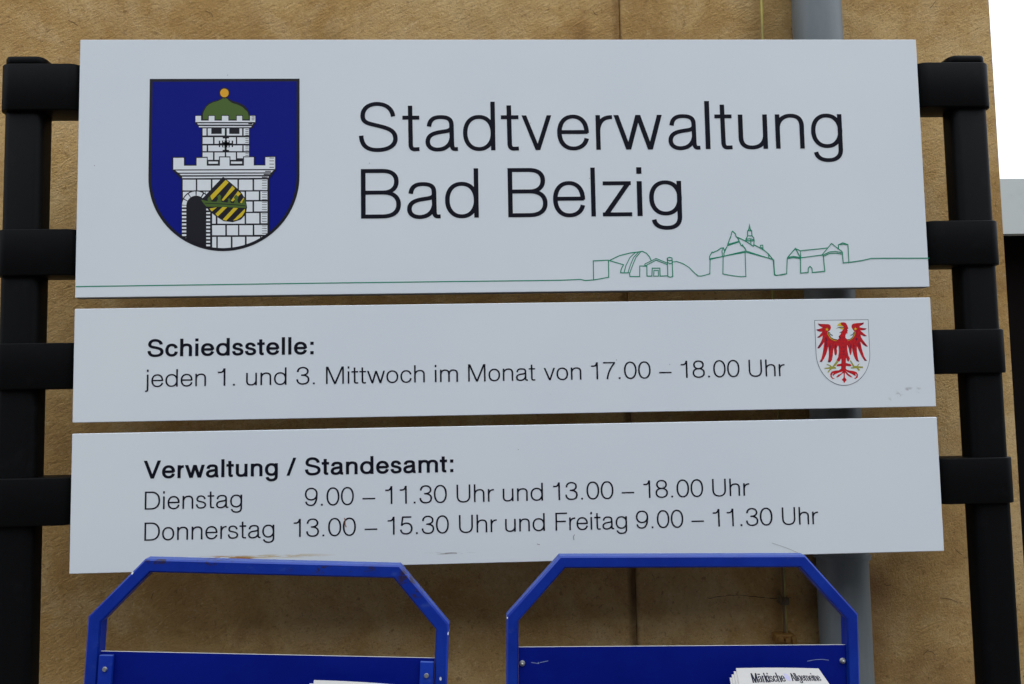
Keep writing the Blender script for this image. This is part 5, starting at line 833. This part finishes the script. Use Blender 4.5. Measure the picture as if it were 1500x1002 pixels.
# newspapers lying on the tray, rising to the panel
def lerp(a, b, t): return tuple(p + (q - p) * t for p, q in zip(a, b))
def newspaper(corners, thick, label, shift=(0, 0, 0), masthead=False, m=None):
    A, B, C_, D = [Vector(c) + Vector(shift) for c in corners]      # back-left, back-right, front-right, front-left
    up = (B - A).cross(A - D).normalized()
    if up.z < 0: up = -up
    o = A.copy()
    t = thing('newspaper', label, 'newspaper', tuple(o), (0, 0, 0), 'newspapers in the blue stands')
    bm = bmesh.new(); n_ = 8
    rows = []
    for i in range(n_ + 1):
        for j in range(5):
            pass
    def pt(u, v, h): return (A.lerp(B, u)).lerp(D.lerp(C_, u), v) + up * (h + .0012 * math.sin(u * 3.1) * (1 - v)) - o
    top = [[bm.verts.new(pt(i / n_, j / 4, thick / 2)) for i in range(n_ + 1)] for j in range(5)]
    bot = [[bm.verts.new(pt(i / n_, j / 4, -thick / 2)) for i in range(n_ + 1)] for j in range(5)]
    for j in range(4):
        for i in range(n_):
            bm.faces.new((top[j][i], top[j][i + 1], top[j + 1][i + 1], top[j + 1][i]))
            bm.faces.new((bot[j][i], bot[j + 1][i], bot[j + 1][i + 1], bot[j][i + 1]))
    ring = lambda g: g[0] + [g[j][-1] for j in range(1, 5)] + g[4][-2::-1] + [g[j][0] for j in range(3, 0, -1)]
    ra, rb_ = ring(top), ring(bot)
    for i in range(len(ra)): bm.faces.new((ra[i], rb_[i], rb_[(i + 1) % len(ra)], ra[(i + 1) % len(ra)]))
    from_bm('pages', bm, m or paper, t, 50)
    if masthead:
        W_ = (B - A).length * 1000; Hh = (D - A).length * 1000
        def place(u, v, layer):                 # u, v in mm from the upper left corner of the page
            vv = -v / Hh
            return pt(u / W_, vv, thick / 2 + .00018 + .00003 * layer)
        nib = lambda tx, ty: .07 + .17 * abs(ty) ** 1.5
        p = Print(place)
        def blk(text, x, xe, base, cap):
            gl = [glyph(c, .2) for c in text]
            tot = sum(g[0] for g in gl) + sum((a[2] + b[1]) * .55 for a, b in zip(gl, gl[1:]))
            sx = (xe - x) / (tot * cap)
            for i, (c, g) in enumerate(zip(text, gl)):
                for k, polys in enumerate(glyph(c, .2, nib=lambda tx, ty: (.06 + .18 * abs(ty) ** 1.4))[3]):
                    for q in polys: p.poly([(x + a * cap * sx, base + b * cap + 0.018 * (x + a * cap * sx)) for a, b in q], k * .4)
                x += (g[0] + ((g[2] + gl[i + 1][1]) * .55 if i + 1 < len(gl) else 0)) * cap * sx
        blk('Märkische', 15.0, 51.0, -20.2, 12.6)
        blk('Allgemeine', 58.0, 90.5, -19.2, 10.8)
        p.build('masthead', [ink], t)['label'] = 'newspaper title Märkische Allgemeine in black letter type'
        p = Print(place)
        for a, b in ((0, 0), (1.3, -2.6), (-1.0, -3.6), (.6, -5.8)):
            p.poly([(52.0 + a, -8.6 + b), (54.2 + a, -8.0 + b), (56.4 + a, -9.6 + b), (55.0 + a, -12.2 + b), (52.4 + a, -11.8 + b)], abs(a))
        p.build('emblem', [emblem_m], t)
        p = Print(place)
        p.poly([(5, -24.9), (92, -22.0), (92, -22.5), (5, -25.4)], 0)
        rr = random.Random(3)
        for row in range(3):
            x = 52
            while x < 88:
                w_ = rr.uniform(1.0, 3.0); p.poly([(x, -24.6 - row * 1.3 + .02 * (x - 50)), (x + w_, -24.6 - row * 1.3 + .02 * (x - 50)), (x + w_, -25.2 - row * 1.3 + .02 * (x - 50)), (x, -25.2 - row * 1.3 + .02 * (x - 50))], 0); x += w_ + .6
        p.build('small_print', [ink], t)
        p = Print(place)
        p.poly([(6, -28.2), (46, -27.4), (46, -40), (6, -40)], 0); p.poly([(50, -30.5), (90, -29.6), (90, -43), (50, -43)], 0)
        p.build('front_picture', [paper_b], t)
    return t
NC = [(.2452, -.2136, 1.1961), (.3413, -.2168, 1.1938), (0.3703, -0.3206, 1.1212), (0.2294, -0.3201, 1.1215)]
newspaper(NC, .0020, 'topmost newspaper with black masthead, on the pile in the right stand', masthead=True)
for k, (dx, lab) in enumerate(((-.0035, 'second newspaper of the pile, just under the one with the visible masthead'), (-.0068, 'third newspaper from the top of the pile in the right stand'), (-.0098, 'lowest newspaper, sticking out furthest left in the right stand'))):
    newspaper(NC, .0018, lab, (dx, -.0022 * (k + 1), -.0027 * (k + 1)), m=paper if k != 1 else paper)
NL = [(-.2419, -.2136, 1.1978), (-.1450, -.2210, 1.1920), (-0.1384, -0.32, 1.1238), (-0.2333, -0.3135, 1.1278)]
newspaper(NL, .0022, 'upper pale newspaper showing its top edge in the left stand', (0, 0, 0))
newspaper(NL, .0018, 'lower newspaper peeping out left under the upper one in the left stand', (-.0045, -.002, -.0028))
